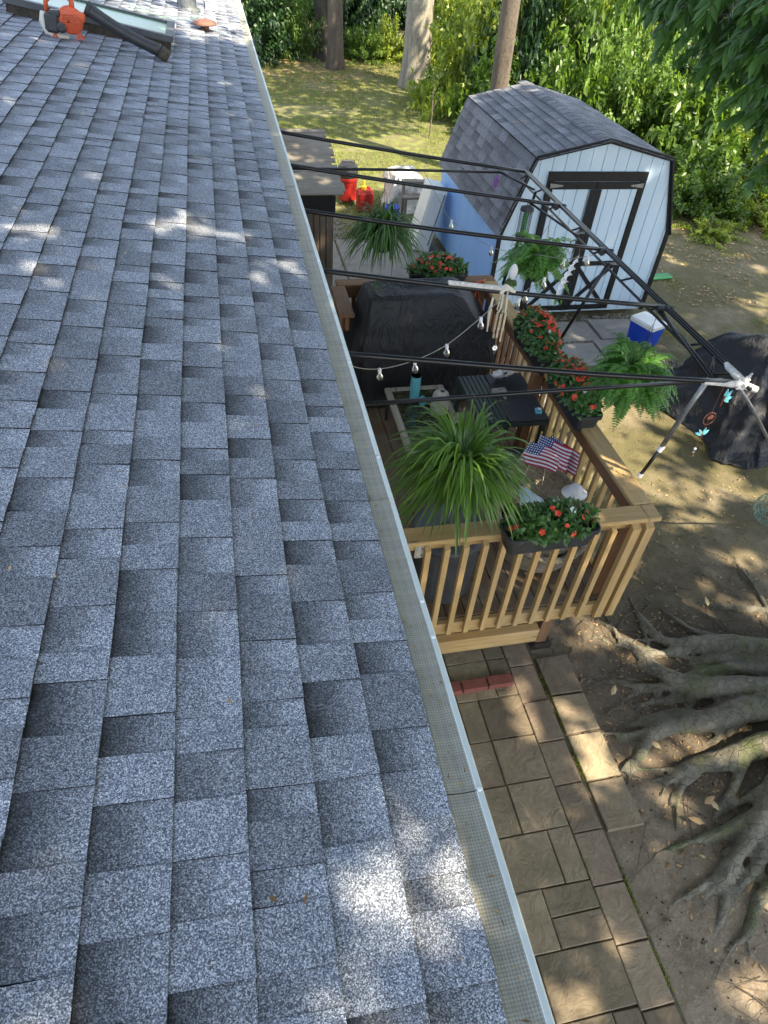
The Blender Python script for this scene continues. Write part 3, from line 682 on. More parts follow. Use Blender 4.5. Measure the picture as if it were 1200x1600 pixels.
# caps
mb = MB(); mb.bbox(.04, 2.165, 2.66, 2.80, 1.463, 1.5, .006); mb.build('top_rail', 'rail_x', deck)
mb = MB(); mb.bbox(2.118, 2.262, 2.803, 6.135, 1.463, 1.502, .006); mb.build('top_rail', 'rail_y', deck)
mb = MB(); mb.bbox(.62, 2.262, 6.138, 6.275, 1.463, 1.5, .006); mb.build('top_rail', 'stain_x', deck)
mb = MB(); mb.bbox(2.168, 2.262, 2.66, 2.80, 1.463, 1.5, .006); mb.build('corner_cap', 'rail_x', deck)
mb = MB(); mb.bbox(.555, .695, 5.55, 6.135, 1.463, 1.5, .006); mb.build('top_rail', 'stain_y', deck)
# aprons under the caps
mb = MB(); mb.bbox(.04, 2.2, 2.715, 2.752, 1.372, 1.461, .004); mb.build('apron', 'rail_x', deck)
mb = MB(); mb.bbox(2.15, 2.188, 2.755, 6.15, 1.335, 1.461, .004); mb.build('apron', 'stain_y', deck)
mb = MB(); mb.bbox(.65, 2.148, 6.16, 6.198, 1.355, 1.461, .004); mb.build('apron', 'stain_x', deck)
mb = MB(); mb.bbox(.608, .646, 5.55, 6.19, 1.335, 1.461, .004); mb.build('apron', 'stain_y', deck)
def baluster(x, y, z0, z1, mat, wx=.036, wy=.036):
    mb = MB(); a, b, c, d = x-wx/2, x+wx/2, y-wy/2, y+wy/2; j = random.uniform(-.003, .003); sl_ = .018
    mb.add([(a, c, z0), (b, c, z0), (b, d, z0), (a, d, z0), (a+j, c, z1-sl_), (b+j, c, z1-sl_), (b+j, d, z1), (a+j, d, z1)],
           [(0, 3, 2, 1), (4, 5, 6, 7), (0, 1, 5, 4), (1, 2, 6, 5), (2, 3, 7, 6), (3, 0, 4, 7)]); return mb.build('baluster', mat, deck)
x = .16
while x < 1.98: baluster(x, 2.655, .515, 1.45, 'rail_z'); x += .1265
for xx in (2.085, 2.18): baluster(xx, 2.65, .50, 1.459, 'rail_z', .06, .042)
y = 2.90
while y < 6.1: baluster(2.208 if abs(y-3.07) > .05 else 2.208, y, .47, 1.455, 'stain_z' if y > 5.2 else 'rail_z'); y += .124
x = .80
while x < 2.1: baluster(x, 6.218, .50, 1.455, 'stain_z'); x += .13
y = 5.62
while y < 6.1: baluster(.588, y, .50, 1.455, 'stain_z'); y += .12
for (px, py) in ((.66, 6.10), (2.10, 6.11), (2.10, 2.80), (2.10, 4.5), (.08, 2.80)):
    mb = MB(); mb.bbox(px-.044, px+.044, py-.044, py+.044, .613, 1.461, .004); mb.build('rail_post', 'stain_z', deck)
ob = MB(); ob.bbox(.60, .70, 2.70, 2.7145, 1.315, 1.455, .004); bx_ = ob.build('outlet_box', 'cream_plastic', deck)
ob = MB(); ob.bbox(.61, .69, 2.690, 2.6995, 1.325, 1.445, .004); pl_ = ob.build('cover_plate', 'cream_plastic', bx_)
for zz in (1.355, 1.415):
    ob = MB(); ob.bbox(.637, .644, 2.687, 2.6898, zz-.008, zz+.008, .001); ob.bbox(.654, .661, 2.687, 2.6898, zz-.008, zz+.008, .001); ob.build('socket_slot', 'black_plastic', bx_)
# bricks under the step
for k in range(3):
    mb = MB(); mb.obox((.935+.2*k+.006*k, 2.47+.004*k, .040), .196, .09, .056, Matrix.Rotation(R(1.5-k), 3, 'Z'), .005)
    tag(mb.build('brick', 'terracotta'), ['red brick nearest the house in the row below the deck step', 'middle red brick of the row below the deck step', 'red brick at the outer end of the row below the deck step'][k], 'brick', 'red bricks in a row below the deck')

# ================================================================ AWNING FRAME
gz = thing('awning_frame', 'black metal lean-to awning frame with slanting ribs and worn truss over the deck', 'awning frame', (2.3, 3.07, 0))
def part_tube(name, pts, r, mat='chiptube', n=10): mb = MB(); mb.tube(pts, r, n); return mb.build(name, mat, gz, smooth=True)
for k, y in enumerate((2.85, 3.79, 4.74, 5.70, 6.60)):
    pts = []
    for t in range(9):
        u = t/8; pts.append((.0+2.53*u, y+.004*math.sin(u*7+k), 2.745-.345*u-.012*math.sin(u*3.14)))
    part_tube('rib', pts, .0155, 'blacktube' if k in (1, 3) else 'chiptube')
part_tube('tie_rod', [(.0, 2.88, 2.395), (1.2, 2.88, 2.405), (2.40, 2.87, 2.415)], .0125)
part_tube('tie_rod', [(.0, 6.57, 2.43), (1.2, 6.57, 2.42), (2.27, 6.57, 2.40)], .0125)
part_tube('house_beam', [(.0, 2.7, 2.74), (.0, 6.75, 2.74)], .02, 'blacktube')
part_tube('chord', [(2.54, 2.78, 2.40), (2.535, 4.7, 2.398), (2.54, 6.62, 2.40)], .0135)
part_tube('chord', [(2.578, 2.80, 2.392), (2.573, 4.7, 2.39), (2.578, 6.6, 2.392)], .0115)
part_tube('chord', [(2.50, 2.85, 2.33), (2.50, 4.7, 2.325), (2.50, 6.6, 2.33)], .0095)
for y in (2.95, 3.3, 3.79, 4.25, 4.74, 5.2, 5.7, 6.1, 6.5): part_tube('strut', [(2.54, y, 2.4), (2.50, y+.10, 2.33)], .0085)
for y in (3.79, 4.74, 5.70):
    mb = MB(); mb.tube([(2.50, y-.03, 2.39), (2.50, y+.03, 2.39)], .027, 10); mb.tube([(2.47, y, 2.40), (2.60, y, 2.385)], .02, 10); mb.build('joint_clamp', 'black_plastic', gz)
part_tube('post', [(2.30, 3.07, 1.503), (2.335, 3.03, 1.78)], .0125)
part_tube('post', [(2.335, 3.03, 1.78), (2.36, 2.99, 2.10), (2.385, 2.95, 2.38)], .0165, 'galv')
mb = MB(); mb.tube([(2.30, 3.07, 1.501), (2.302, 3.067, 1.53)], .018, 10); mb.build('post_foot', 'white', gz); mb = MB(); mb.tube([(2.332, 3.033, 1.76), (2.339, 3.027, 1.80)], .019, 10); mb.build('post_collar', 'white', gz)
part_tube('brace', [(2.50, 3.79, 2.38), (2.44, 3.35, 2.39), (2.385, 2.95, 2.385)], .0155)
part_tube('brace', [(2.385, 2.95, 2.38), (2.54, 3.16, 2.40)], .0105)
part_tube('brace', [(2.25, 5.72, 2.42), (2.50, 5.15, 2.34)], .010)
part_tube('brace', [(2.27, 6.57, 2.40), (2.50, 6.2, 2.36)], .009)
part_tube('post', [(2.46, 4.52, 2.39), (2.30, 4.72, 1.50)], .014)
part_tube('post', [(2.48, 6.12, 2.37), (2.30, 6.05, 1.50)], .014)
part_tube('stay', [(2.51, 2.86, 2.39), (2.85, 2.95, 2.08), (3.9, 3.3, 1.1), (5.0, 3.7, .02)], .0115, 'galv')
mb = MB(); rr = random.Random(2)
pts = [Vector((2.26, 2.85, 2.425)), Vector((2.40, 2.85, 2.405)), Vector((2.52, 2.83, 2.40)), Vector((2.60, 2.79, 2.385))]
mb.tube(pts, [.017, .018, .025, .019], 10)
for k in range(9):
    c = pts[2]+Vector((rr.uniform(-.05, .05), rr.uniform(-.04, .04), rr.uniform(-.01, .03))); mb.tube([c, c+Vector((rr.uniform(-.05, .05), rr.uniform(-.05, .05), rr.uniform(-.015, .03)))], [.013, .006], 6)
mb.tube([Vector((2.54, 2.84, 2.40)), Vector((2.545, 3.05, 2.402))], [.026, .018], 10)
mb.build('pale_band', 'tape', gz)
mb = MB(); mb.tube([(.95, 3.79, 2.6245), (1.15, 3.79, 2.596), (1.36, 3.79, 2.567)], .0164, 10); mb.build('pale_band', 'tape', gz)  # pale length along the middle of one rib

# ================================================================ SHED
SX0, SX1, SY0, SY1 = 3.06, 5.40, 8.12, 10.98
shed = thing('shed', 'light blue gambrel garden shed with black trimmed double doors and dark shingle roof', 'shed', (SX0, SY0, 0))
out = [(0, .05), (2.34, .05), (2.34, 1.19), (2.06, 2.05), (1.17, 2.22+.03), (.28, 2.05), (0, 1.19)]
def top_at(x):
    P = [(0, 1.19), (.28, 2.05), (1.17, 2.25), (2.06, 2.05), (2.34, 1.19)]
    for (a, za), (b, zb) in zip(P, P[1:]):
        if a <= x <= b: return za+(zb-za)*(x-a)/(b-a)
    return 1.19
mb = MB(); bw = .1645; k = 0; x = 0
cuts = [0]
while x < 2.34-.01: x = min(x+bw, 2.34); cuts.append(x)
for a, b in zip(cuts, cuts[1:]):
    a2, b2 = a+.004, b-.004; mids = [c for c in (.28, 1.17, 2.06) if a2 < c < b2]; xs_ = [a2]+mids+[b2]
    fr = [(SX0+q, SY0, .06) for q in (a2, b2)]+[(SX0+q, SY0, top_at(q)-.004) for q in xs_[::-1]]
    bk = [(p[0], p[1]+.014, p[2]) for p in fr]; n = len(fr)
    mb.add(fr+bk, [tuple(range(n))]+[(i, n+i, n+(i+1) % n, (i+1) % n) for i in range(n)])
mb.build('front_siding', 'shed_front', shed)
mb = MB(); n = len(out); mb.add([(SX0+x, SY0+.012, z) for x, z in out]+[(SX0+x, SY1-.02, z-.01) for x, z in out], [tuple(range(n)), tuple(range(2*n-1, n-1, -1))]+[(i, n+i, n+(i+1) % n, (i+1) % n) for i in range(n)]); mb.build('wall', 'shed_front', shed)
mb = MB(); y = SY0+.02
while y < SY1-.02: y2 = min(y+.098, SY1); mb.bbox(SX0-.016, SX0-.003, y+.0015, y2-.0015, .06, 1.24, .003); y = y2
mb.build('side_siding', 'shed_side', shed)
# trims
mb = MB()
tr = [(-.03, .05), (-.03, 1.165), (.265, 2.075), (1.17, 2.275), (2.075, 2.075), (2.37, 1.165), (2.37, .05)]
for (a, za), (b, zb) in zip(tr, tr[1:]): mb.beam((SX0+a, SY0-.012, za), (SX0+b, SY0-.012, zb), .028, .055, up=(zb-za, 0, -(b-a)) if False else (-(zb-za), 0, (b-a)))
mb.build('edge_trim', 'black_trim', shed)
df = MB()
DX0, DX1, DZ0, DZ1 = SX0+.46, SX0+1.80, .10, 1.93
df.bbox(DX0, DX0+.085, SY0-.035, SY0-.004, DZ0, DZ1-.11, .004); df.bbox(DX1-.085, DX1, SY0-.035, SY0-.004, DZ0, DZ1-.11, .004); df.bbox(DX0, DX1, SY0-.035, SY0-.004, DZ1-.108, DZ1, .004)
df.build('door_frame', 'black_trim', shed)
mid = (DX0+DX1)/2
for k, (a, b) in enumerate(((DX0+.087, mid-.003), (mid+.003, DX1-.087))):
    mb = MB(); q = a+.001
    while q < b-.01: q2 = min(q+.1645, b); mb.bbox(q+.003, q2-.003, SY0-.024, SY0-.006, DZ0, DZ1-.112, .003); q = q2
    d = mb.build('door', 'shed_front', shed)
    mb = MB()
    mb.bbox(a, b, SY0-.042, SY0-.0245, DZ1-.20, DZ1-.113, .003); mb.bbox(a, b, SY0-.042, SY0-.0245, DZ0+.64, DZ0+.70, .003); mb.bbox(a, b, SY0-.042, SY0-.0245, DZ0, DZ0+.07, .003)
    if k == 0: mb.bbox(b-.075, b, SY0-.0455, SY0-.0425, DZ0, DZ1-.2, .001)
    else: mb.bbox(a, a+.075, SY0-.0455, SY0-.0425, DZ0, DZ1-.2, .001)
    mb.beam((a+.02, SY0-.034, DZ0+.07), (b-.02, SY0-.034, DZ0+.64), .014, .055, up=(-1, 0, 1)); mb.beam((b-.02, SY0-.032, DZ0+.07), (a+.02, SY0-.032, DZ0+.64), .014, .055, up=(1, 0, 1))
    mb.build('door_brace', 'black_trim', d)
    for zz in (DZ1-.155, DZ0+.67, ):
        mb = MB(); e = a if k == 0 else b; sg = 1 if k == 0 else -1
        mb.add([(e-sg*.05, SY0-.050, zz-.028), (e-sg*.05, SY0-.050, zz+.028), (e+sg*.12, SY0-.050, zz+.008), (e+sg*.12, SY0-.050, zz-.008), (e-sg*.05, SY0-.043, zz-.028), (e-sg*.05, SY0-.043, zz+.028), (e+sg*.12, SY0-.043, zz+.008), (e+sg*.12, SY0-.043, zz-.008)], [(0, 1, 2, 3), (0, 4, 5, 1), (1, 5, 6, 2), (2, 6, 7, 3), (3, 7, 4, 0)])
        mb.build('hinge', 'galv', d)
mb = MB(); mb.bbox(mid-.11, mid-.005, SY0-.056, SY0-.047, 1.18, 1.21, .003); mb.build('latch', 'galv', shed)
# roof planes with shingle courses
def gplane(x0, z0, x1, z1, mb, rr, lift=.012):
    L = math.hypot(x1-x0, z1-z0); ux, uz = (x1-x0)/L, (z1-z0)/L; nx_, nz_ = -uz, ux
    if nz_ < 0: nx_, nz_ = -nx_, -nz_
    n = max(1, round(L/.125)); e = L/n
    for i in range(n):
        y = SY0-.05-rr.random()*.15
        while y < SY1+.04:
            y2 = y+rr.uniform(.12, .3); a = max(y, SY0-.05); b = min(y2, SY1+.05)
            if b > a:
                s0, s1 = i*e, (i+1)*e+.004; hb = .007+rr.choice((0, .003)); ht = .003; rnd = rr.random()
                P = lambda s_, h: (SX0+x0+ux*s_+nx_*(h+lift), SZ+z0+uz*s_+nz_*(h+lift))
                SZ = 0
                vs = []
                for s_, h in ((s0, hb), (s0, 0), (s1, ht), (s1, 0)):
                    X, Z = x0+SX0+ux*s_+nx_*(h+lift), z0+uz*s_+nz_*(h+lift); vs += [(X, a, Z), (X, b, Z)]
                mb.add(vs, [(0, 1, 5, 4), (2, 3, 1, 0), (2, 0, 4, 6), (1, 3, 7, 5)], [[(1, rnd, 0), (1, rnd, 0), (0, rnd, 0), (0, rnd, 0)], (0, 0, 0), (0, 0, 0), (0, 0, 0)])
            y = y2
mb = MB(); rr = random.Random(6)
gplane(-.05, 1.14, .28, 2.06, mb, rr); gplane(.28, 2.06, 1.17, 2.26, mb, rr); gplane(2.39, 1.14, 2.06, 2.06, mb, rr); gplane(2.06, 2.06, 1.17, 2.26, mb, rr)
rf = mb.build('roof', 'shed_shingle', shed)
mb = MB()
rid = [(-.05, 1.14), (.28, 2.06), (1.17, 2.26), (2.06, 2.06), (2.39, 1.14)]
for (a, za), (b, zb) in zip(rid, rid[1:]):
    L = math.hypot(b-a, zb-za); nx_, nz_ = -(zb-za)/L, (b-a)/L
    p = [(SX0+a, za), (SX0+b, zb), (SX0+b+nx_*.013, zb+nz_*.013), (SX0+a+nx_*.013, za+nz_*.013)]
    mb.add([(x, SY0-.045, z) for x, z in p]+[(x, SY1+.045, z) for x, z in p], [(0, 1, 2, 3), (7, 6, 5, 4), (0, 4, 5, 1), (1, 5, 6, 2), (2, 6, 7, 3), (3, 7, 4, 0)])
mb.build('roof_board', 'black_trim', rf)
mb = MB()
yy = SY0-.05
while yy < SY1: 
    mb.add([(SX0+1.06, yy, 2.262), (SX0+1.17, yy, 2.288), (SX0+1.28, yy, 2.262), (SX0+1.06, yy+.2, 2.257), (SX0+1.17, yy+.2, 2.283), (SX0+1.28, yy+.2, 2.257)], [(0, 1, 4, 3), (1, 2, 5, 4), (0, 2, 1)], [(.9, random.random(), 0)]*2+[(0, 0, 0)]); yy += .16
mb.build('ridge_cap', 'shed_shingle', rf)

# ================================================================ STORAGE CABINET
cab = thing('storage_cabinet', 'tall dark brown board cabinet with a weathered plank roof beside the house', 'cabinet', (.3, 8.6, 0))
mb = MB(); mb.bbox(-.3, .86, 8.02, 9.3, .0, 1.70, .006); mb.build('carcass', 'cabinet', cab)
mb = MB(); x = -.28
while x < .84: mb.bbox(x, min(x+.068, .86), 7.995, 8.018, .03, 1.50, .006); x += .075
mb.build('door', 'cabinet', cab)
mb = MB(); mb.bbox(-.3, .875, 7.98, 8.018, 1.503, 1.74, .006); mb.bbox(.86, .885, 8.018, 9.3, 1.5, 1.74, .005); mb.build('header_board', 'black_trim', cab)
mb = MB(); y = 7.86; rr = random.Random(9)
while y < 9.5:
    a = .96+rr.uniform(-.05, .04); z = 1.76+.13*(y-7.86)+rr.uniform(0, .012)
    mb.obox(((-.35+a)/2, y+.045, z), a+.35, .1, .016, Matrix.Rotation(rr.uniform(-.01, .01), 3, 'Z') @ Matrix.Rotation(R(7), 3, 'X'), .003); y += .088
mb.build('roof_planks', 'oldwood', cab)

# ================================================================ TREES
SP_ROOF=[(-0.18,0.46,3.03,0.069),(-0.24,0.47,3.04,0.04),(-0.13,0.39,3.02,0.037),(-0.03,0.4,3.01,0.029),(-0.14,0.32,3.03,0.028),(-0.26,0.27,3.05,0.058),(-0.3,0.24,3.06,0.035),(-0.2,0.22,3.04,0.025),(-0.75,0.3,3.14,0.061),(-0.79,0.29,3.14,0.041),(-0.1,0.6,3.02,0.038),(-0.41,2.79,3.08,0.048),(-0.4,2.72,3.07,0.023),(-0.56,3.55,3.1,0.117),(-0.47,3.55,3.09,0.066),(-0.65,3.55,3.12,0.066),(-0.65,2.84,3.12,0.048),(-0.71,3.44,3.13,0.05),(-1.27,3.17,3.23,0.108),(-1.18,3.17,3.22,0.108),(-1.09,3.15,3.2,0.06),(-1.16,2.79,3.21,0.049),(-1.08,2.78,3.2,0.054),(-0.38,3.41,3.07,0.05),(-0.14,3.24,3.03,0.055),(-0.09,3.19,3.02,0.04),(-0.26,3.06,3.05,0.052),(-0.29,3.0,3.05,0.038),(-0.26,5.76,3.05,0.068),(-0.34,6.68,3.06,0.066),(-1.58,4.97,3.29,0.081),(-1.76,6.77,3.32,0.081),(-0.93,3.92,3.17,0.048),(-0.25,3.05,3.05,0.032),(0.07,8.63,2.99,0.084),(-0.83,7.9,3.15,0.077),(-0.34,9.77,3.06,0.379),(-0.75,9.54,3.14,0.278),(-1.08,9.35,3.2,0.227),(-1.28,8.69,3.23,0.153),(-0.55,8.68,3.1,0.211),(-0.22,8.77,3.04,0.154),(-0.55,8.34,3.1,0.163),(-1.36,6.26,3.25,0.05),(-0.06,2.85,3.01,0.037)]
SP_GUT=[(0.08,0.54,2.98,0.028),(0.08,0.47,2.98,0.022),(0.08,0.38,2.98,0.042),(0.08,0.33,2.98,0.021),(0.07,0.21,2.98,0.052),(0.06,0.16,2.98,0.044),(0.07,2.21,2.98,0.031),(0.1,1.83,2.98,0.018)]
SP_GND=[(1.41,2.36,0.0,0.092),(1.38,2.1,0.0,0.1),(1.33,2.2,0.0,0.05),(1.74,2.19,0.0,0.083),(1.79,2.32,0.0,0.052),(1.82,1.97,0.0,0.102),(1.82,1.84,0.0,0.091),(1.43,0.74,0.0,0.121),(1.41,0.83,0.0,0.056),(1.11,0.53,0.0,0.159),(1.04,0.46,0.0,0.135),(1.61,1.6,0.0,0.069),(1.45,1.84,0.0,0.049),(1.11,1.89,0.0,0.049),(1.73,1.81,0.0,0.091),(1.79,1.68,0.0,0.08),(1.0,1.43,0.0,0.028),(1.53,0.34,0.0,0.074),(1.29,1.48,0.0,0.029),(4.02,3.41,0.0,0.178),(4.22,3.4,0.0,0.125),(3.76,3.48,0.0,0.067),(4.09,4.27,0.0,0.102),(4.22,4.06,0.0,0.116),(3.84,4.16,0.0,0.099),(4.57,4.25,0.0,0.091),(4.72,4.13,0.0,0.106),(4.59,4.67,0.0,0.109),(4.6,5.0,0.0,0.08),(2.94,3.12,0.0,0.061),(2.43,2.82,0.0,0.172),(2.57,2.7,0.0,0.161),(2.76,2.83,0.0,0.094),(2.67,2.56,0.0,0.114),(2.24,2.91,0.0,0.114),(2.2,2.69,0.0,0.078),(2.87,2.65,0.0,0.07),(3.2,2.7,0.0,0.061),(3.34,2.83,0.0,0.062),(3.85,2.84,0.0,0.181),(3.69,2.9,0.0,0.09),(3.46,3.15,0.0,0.09),(3.56,3.1,0.0,0.077),(2.3,2.8,0.0,0.102),(2.14,2.77,0.0,0.089),(2.18,1.76,0.0,0.094),(2.39,1.77,0.0,0.117),(2.57,1.81,0.0,0.119),(2.69,1.67,0.0,0.076),(2.43,1.71,0.0,0.074),(2.78,1.73,0.0,0.099),(2.94,1.73,0.0,0.078),(3.1,1.65,0.0,0.079),(2.01,1.67,0.0,0.061),(2.22,1.47,0.0,0.082),(2.21,1.36,0.0,0.061),(2.79,1.19,0.0,0.107),(2.67,1.09,0.0,0.074),(2.85,1.31,0.0,0.076),(2.12,0.39,0.0,0.108),(2.2,0.33,0.0,0.109),(2.0,0.4,0.0,0.068),(2.51,0.77,0.0,0.082),(2.42,1.35,0.0,0.042),(2.03,1.62,0.0,0.051),(2.32,2.04,0.0,0.032),(2.95,1.83,0.0,0.045)]
SP_DIRT=[(3.93,6.08,0.0,0.183),(3.68,5.91,0.0,0.178),(3.73,5.58,0.0,0.19),(3.43,5.62,0.0,0.14),(3.98,5.68,0.0,0.162),(3.2,5.28,0.0,0.119),(3.45,5.14,0.0,0.135),(3.76,5.22,0.0,0.154),(4.24,5.78,0.0,0.166),(3.47,5.37,0.0,0.138),(4.08,5.3,0.0,0.126),(3.44,4.81,0.0,0.16),(3.73,4.94,0.0,0.105),(4.24,5.16,0.0,0.126),(4.59,5.48,0.0,0.083),(5.01,4.95,0.0,0.082)]
def gsp(p): k = p[2]/SUN.z; return (p[0]-SUN.x*k, p[1]-SUN.y*k)
spots = [(*gsp(p), p[3]*(.85 if p[1] < 2 else .9)) for p in SP_ROOF]+[(*gsp(p), p[3]*.35) for p in SP_GUT]+[(*gsp(p), p[3]*.8) for p in SP_GND]+[(*gsp(p), p[3]) for p in SP_DIRT]
# dapples on rails, shed front, patio, covers
for (x, y, z, r) in [(2.19, 3.2, 1.5, .07), (2.2, 3.42, 1.5, .05), (1.75, 2.75, 1.5, .05), (2.2, 3.05, 1.5, .06), (2.2, 3.9, 1.5, .05), (1.0, 2.66, 1.2, .05), (1.6, 2.66, 1.1, .07), (2.1, 2.65, 1.2, .10), (1.9, 2.66, 1.35, .06), (1.3, 2.66, .9, .05), (.6, 2.66, 1.2, .05), (1.95, 3.0, .61, .08), (1.98, 3.4, .61, .06), (2.4, 2.84, 2.4, .07), (2.55, 2.84, 2.4, .08), (1.7, 4.74, 2.54, .05), (1.5, 4.74, 2.56, .04), (.55, 4.74, 2.65, .03),
        (4.55, 8.1, 1.05, .07), (4.5, 8.1, .9, .05), (4.9, 8.1, 1.9, .05), (.9, 7.5, 0, .12), (.6, 7.2, 0, .1), (1.0, 6.9, 0, .08), (1.2, 8.2, 0, .12), (.8, 8.6, 0, .1), (.7, 8.0, 1.2, .08), (.45, 4.7, .62, .09), (.5, 5.3, .62, .06), (1.0, 4.3, .62, .05),
        (.5, 8.3, 1.85, .10), (.7, 8.7, 1.9, .09), (.4, 8.8, 1.9, .10), (.75, 8.2, 1.8, .06), (.55, 9.1, 1.95, .08), (3.6, 9.5, 2.2, .06), (4.1, 10.6, 2.25, .12), (3.4, 10.7, 2.1, .1), (.75, 2.78, 1.95, .08), (1.0, 2.7, 1.9, .07), (2.6, 3.79, 2.0, .12), (2.4, 3.7, 2.0, .08), (2.16, 4.6, 1.8, .06), (2.1, 3.8, 1.8, .06), (1.3, 2.7, 1.7, .06), (2.0, 3.3, 1.0, .07)]: spots.append((*gsp((x, y, z)), r))
SPA = np.array(spots)
def unlit(gx_, gy_, pad=.055):
    keep = np.ones(len(gx_), bool)
    for (a, b, r) in SPA: keep &= ((gx_-a)**2+(gy_-b)**2) > (r+pad)**2
    return keep
Sxy = np.array([SUN.x/SUN.z, SUN.y/SUN.z])
def crown(parent, N, x0, x1, y0, y1, z0, z1, dens, mat='lf_canopy', L=(.15, .22), name='crown'):
    g = np.stack([rng.uniform(x0, x1, N), rng.uniform(y0, y1, N)], -1)
    z = z0+(z1-z0)*rng.beta(1.3, 1.6, N)
    k = (rng.random(N) < dens(g[:, 0], g[:, 1])) & unlit(g[:, 0], g[:, 1])
    g = g[k]; z = z[k]; P = np.stack([g[:, 0]+Sxy[0]*z, g[:, 1]+Sxy[1]*z, z], -1); n = len(P)
    return leaf_mesh(name, P, rdir(n, -.5), rdir(n, 1.2), rng.uniform(*L, n), rng.uniform(L[0]*.5, L[1]*.55, n), LEAF_SM, mat, parent)
def dens_main(x, y):
    d = np.ones_like(x)
    n = vnoise(x*.9+3, y*.9); n2 = vnoise(x*2.3, y*2.3+5)
    # far end of the roof and the strip beyond is open to the sun
    d *= np.where((y > 10.2+.8*n) & (x < -.2), .10, 1)
    d *= np.where((y > 9.2) & (y < 14) & (x > 5.2), .9, 1)
    # open sunny dirt beside the deck
    hole = (x > 2.9) & (x < 4.9) & (y > 4.4) & (y < 6.5)
    d *= np.where(hole, np.where(n2 > .50, .12, .9), 1)
    d *= np.where((x > 3.2) & (y > 3.0) & (y < 4.6) & (n2 > .72), .1, 1)
    d *= np.where((x > 2.7) & (y > 2.2) & (y < 12) & ~((x < 5.6) & (y > 7.6)) & (vnoise(x*3.6+9, y*3.6) > .70), .05, 1)
    # lawn: long streaks of light
    lawn = (y > 12.2)
    d *= np.where(lawn & (vnoise(x*.45+2, (y+.5*x)*.75) > .40), .04, 1)
    return d
tree = thing('beech_tree', 'large beech tree at right edge with grey mossy roots spreading over bare dirt', 'tree', (3.95, 1.6, 0))
def noisy(pts, n=14, amp=.03, seed=0):
    """smooth resample of a polyline with a little wander"""
    pts = [Vector(p) for p in pts]; out_ = []
    for i in range(n):
        u = i/(n-1)*(len(pts)-1); k = min(int(u), len(pts)-2); f = u-k
        p0 = pts[max(k-1, 0)]; p1 = pts[k]; p2 = pts[k+1]; p3 = pts[min(k+2, len(pts)-1)]
        q = .5*((2*p1)+(p2-p0)*f+(2*p0-5*p1+4*p2-p3)*f*f+(3*p1-p0-3*p2+p3)*f**3)
        q += Vector(((mnoise.noise(q*3+Vector((seed, 0, 0)))), (mnoise.noise(q*3+Vector((0, seed, 5)))), 0))*amp
        out_.append(q)
    return out_
def root(mb, line, r0, r1, z0, z1, seed=0, n=22, amp=.05, pw=.8):
    P = noisy([(x, y, 0) for x, y in line], n, amp, seed); pts = []; rs = []
    for i, p in enumerate(P):
        t = i/(n-1); r = r0+(r1-r0)*t**pw; z = z0+(z1-z0)*t**.55; r = r*(1-.55*t**5); r *= 1+.14*mnoise.noise(p*7+Vector((seed, 3, 1)))
        pts.append((p.x, p.y, z-.035*t**6+.018*mnoise.noise(p*6))); rs.append(max(r, .006))
    mb.tube(pts, rs, 10)
    rg = random.Random(seed*7+1)
    if r0 > .085:
        for q in range(6):
            i = rg.randrange(int(n*.25), n-3); d = Vector(pts[i+1])-Vector(pts[i-1]); a = math.atan2(d.y, d.x)+rg.choice((-1, 1))*rg.uniform(.15, .5); L = rg.uniform(.5, 1.1); rb = rs[i]*rg.uniform(.35, .6); p = Vector(pts[i]); sp = []
            for k in range(12):
                sp.append((p.x, p.y, max(-.012, pts[i][2]*(1-k/8))+.01*mnoise.noise(p*9)-.02*(k/11)**4)); p += Vector((math.cos(a), math.sin(a), 0))*L/11; a += rg.uniform(-.16, .16)
            mb.tube(sp, [max(.004, rb*(1-k/11.5)) for k in range(12)], 8)
mb = MB()
TC = (3.98, 1.62)
# trunk with buttresses
pr = []
prof_ = [(-.15, .62), (.05, .58), (.25, .50), (.5, .43), (.9, .38), (1.5, .345), (3, .32), (5, .29), (7, .25), (9, .17)]
n = 40; vs = []
for (z, r) in prof_:
    for k in range(n):
        th = 6.283*k/n; fl = max(0, 1-z/1.0); q = r*(1+fl*.16*math.sin(7*th+1.0)+.05*mnoise.noise(Vector((math.cos(th)*2, math.sin(th)*2, z))))
        vs.append((TC[0]+q*math.cos(th)+z*.03, TC[1]+q*math.sin(th)-z*.02, z))
mb.add(vs, [(i*n+k, i*n+(k+1) % n, (i+1)*n+(k+1) % n, (i+1)*n+k) for i in range(len(prof_)-1) for k in range(n)]+[tuple(range(n-1, -1, -1)), tuple((len(prof_)-1)*n+k for k in range(n))])
root(mb, [(3.8, 1.8), (3.41, 2.02), (2.95, 2.18), (2.63, 2.36), (2.50, 2.64), (2.42, 2.84)], 0.148, 0.018, .14, -.0, 1)
root(mb, [(3.95, 2.0), (3.71, 2.38), (3.29, 2.50), (2.90, 2.62), (2.75, 2.87), (2.79, 3.2)], 0.126, 0.012, .10, -.0, 2)
root(mb, [(3.75, 1.7), (3.34, 1.90), (2.78, 1.90), (2.34, 1.87), (2.10, 1.72), (2.0, 1.60)], 0.148, 0.021, .16, .0, 3)
root(mb, [(3.7, 1.55), (3.15, 1.64), (2.64, 1.60), (2.36, 1.55), (2.20, 1.52)], 0.141, 0.018, .15, .0, 4)
root(mb, [(3.75, 1.4), (3.25, 1.40), (3.0, 1.36), (2.72, 1.18), (2.48, 1.0), (2.20, .86), (1.98, .76)], 0.163, 0.012, .24, .0, 5)
root(mb, [(3.2, 1.38), (2.9, 1.22), (2.62, 1.10), (2.35, .98), (2.12, .92)], 0.104, 0.009, .12, -.01, 15)
root(mb, [(2.62, 2.36), (2.5, 2.42), (2.32, 2.52), (2.16, 2.5)], 0.033, 0.003, .01, -.02, 22)
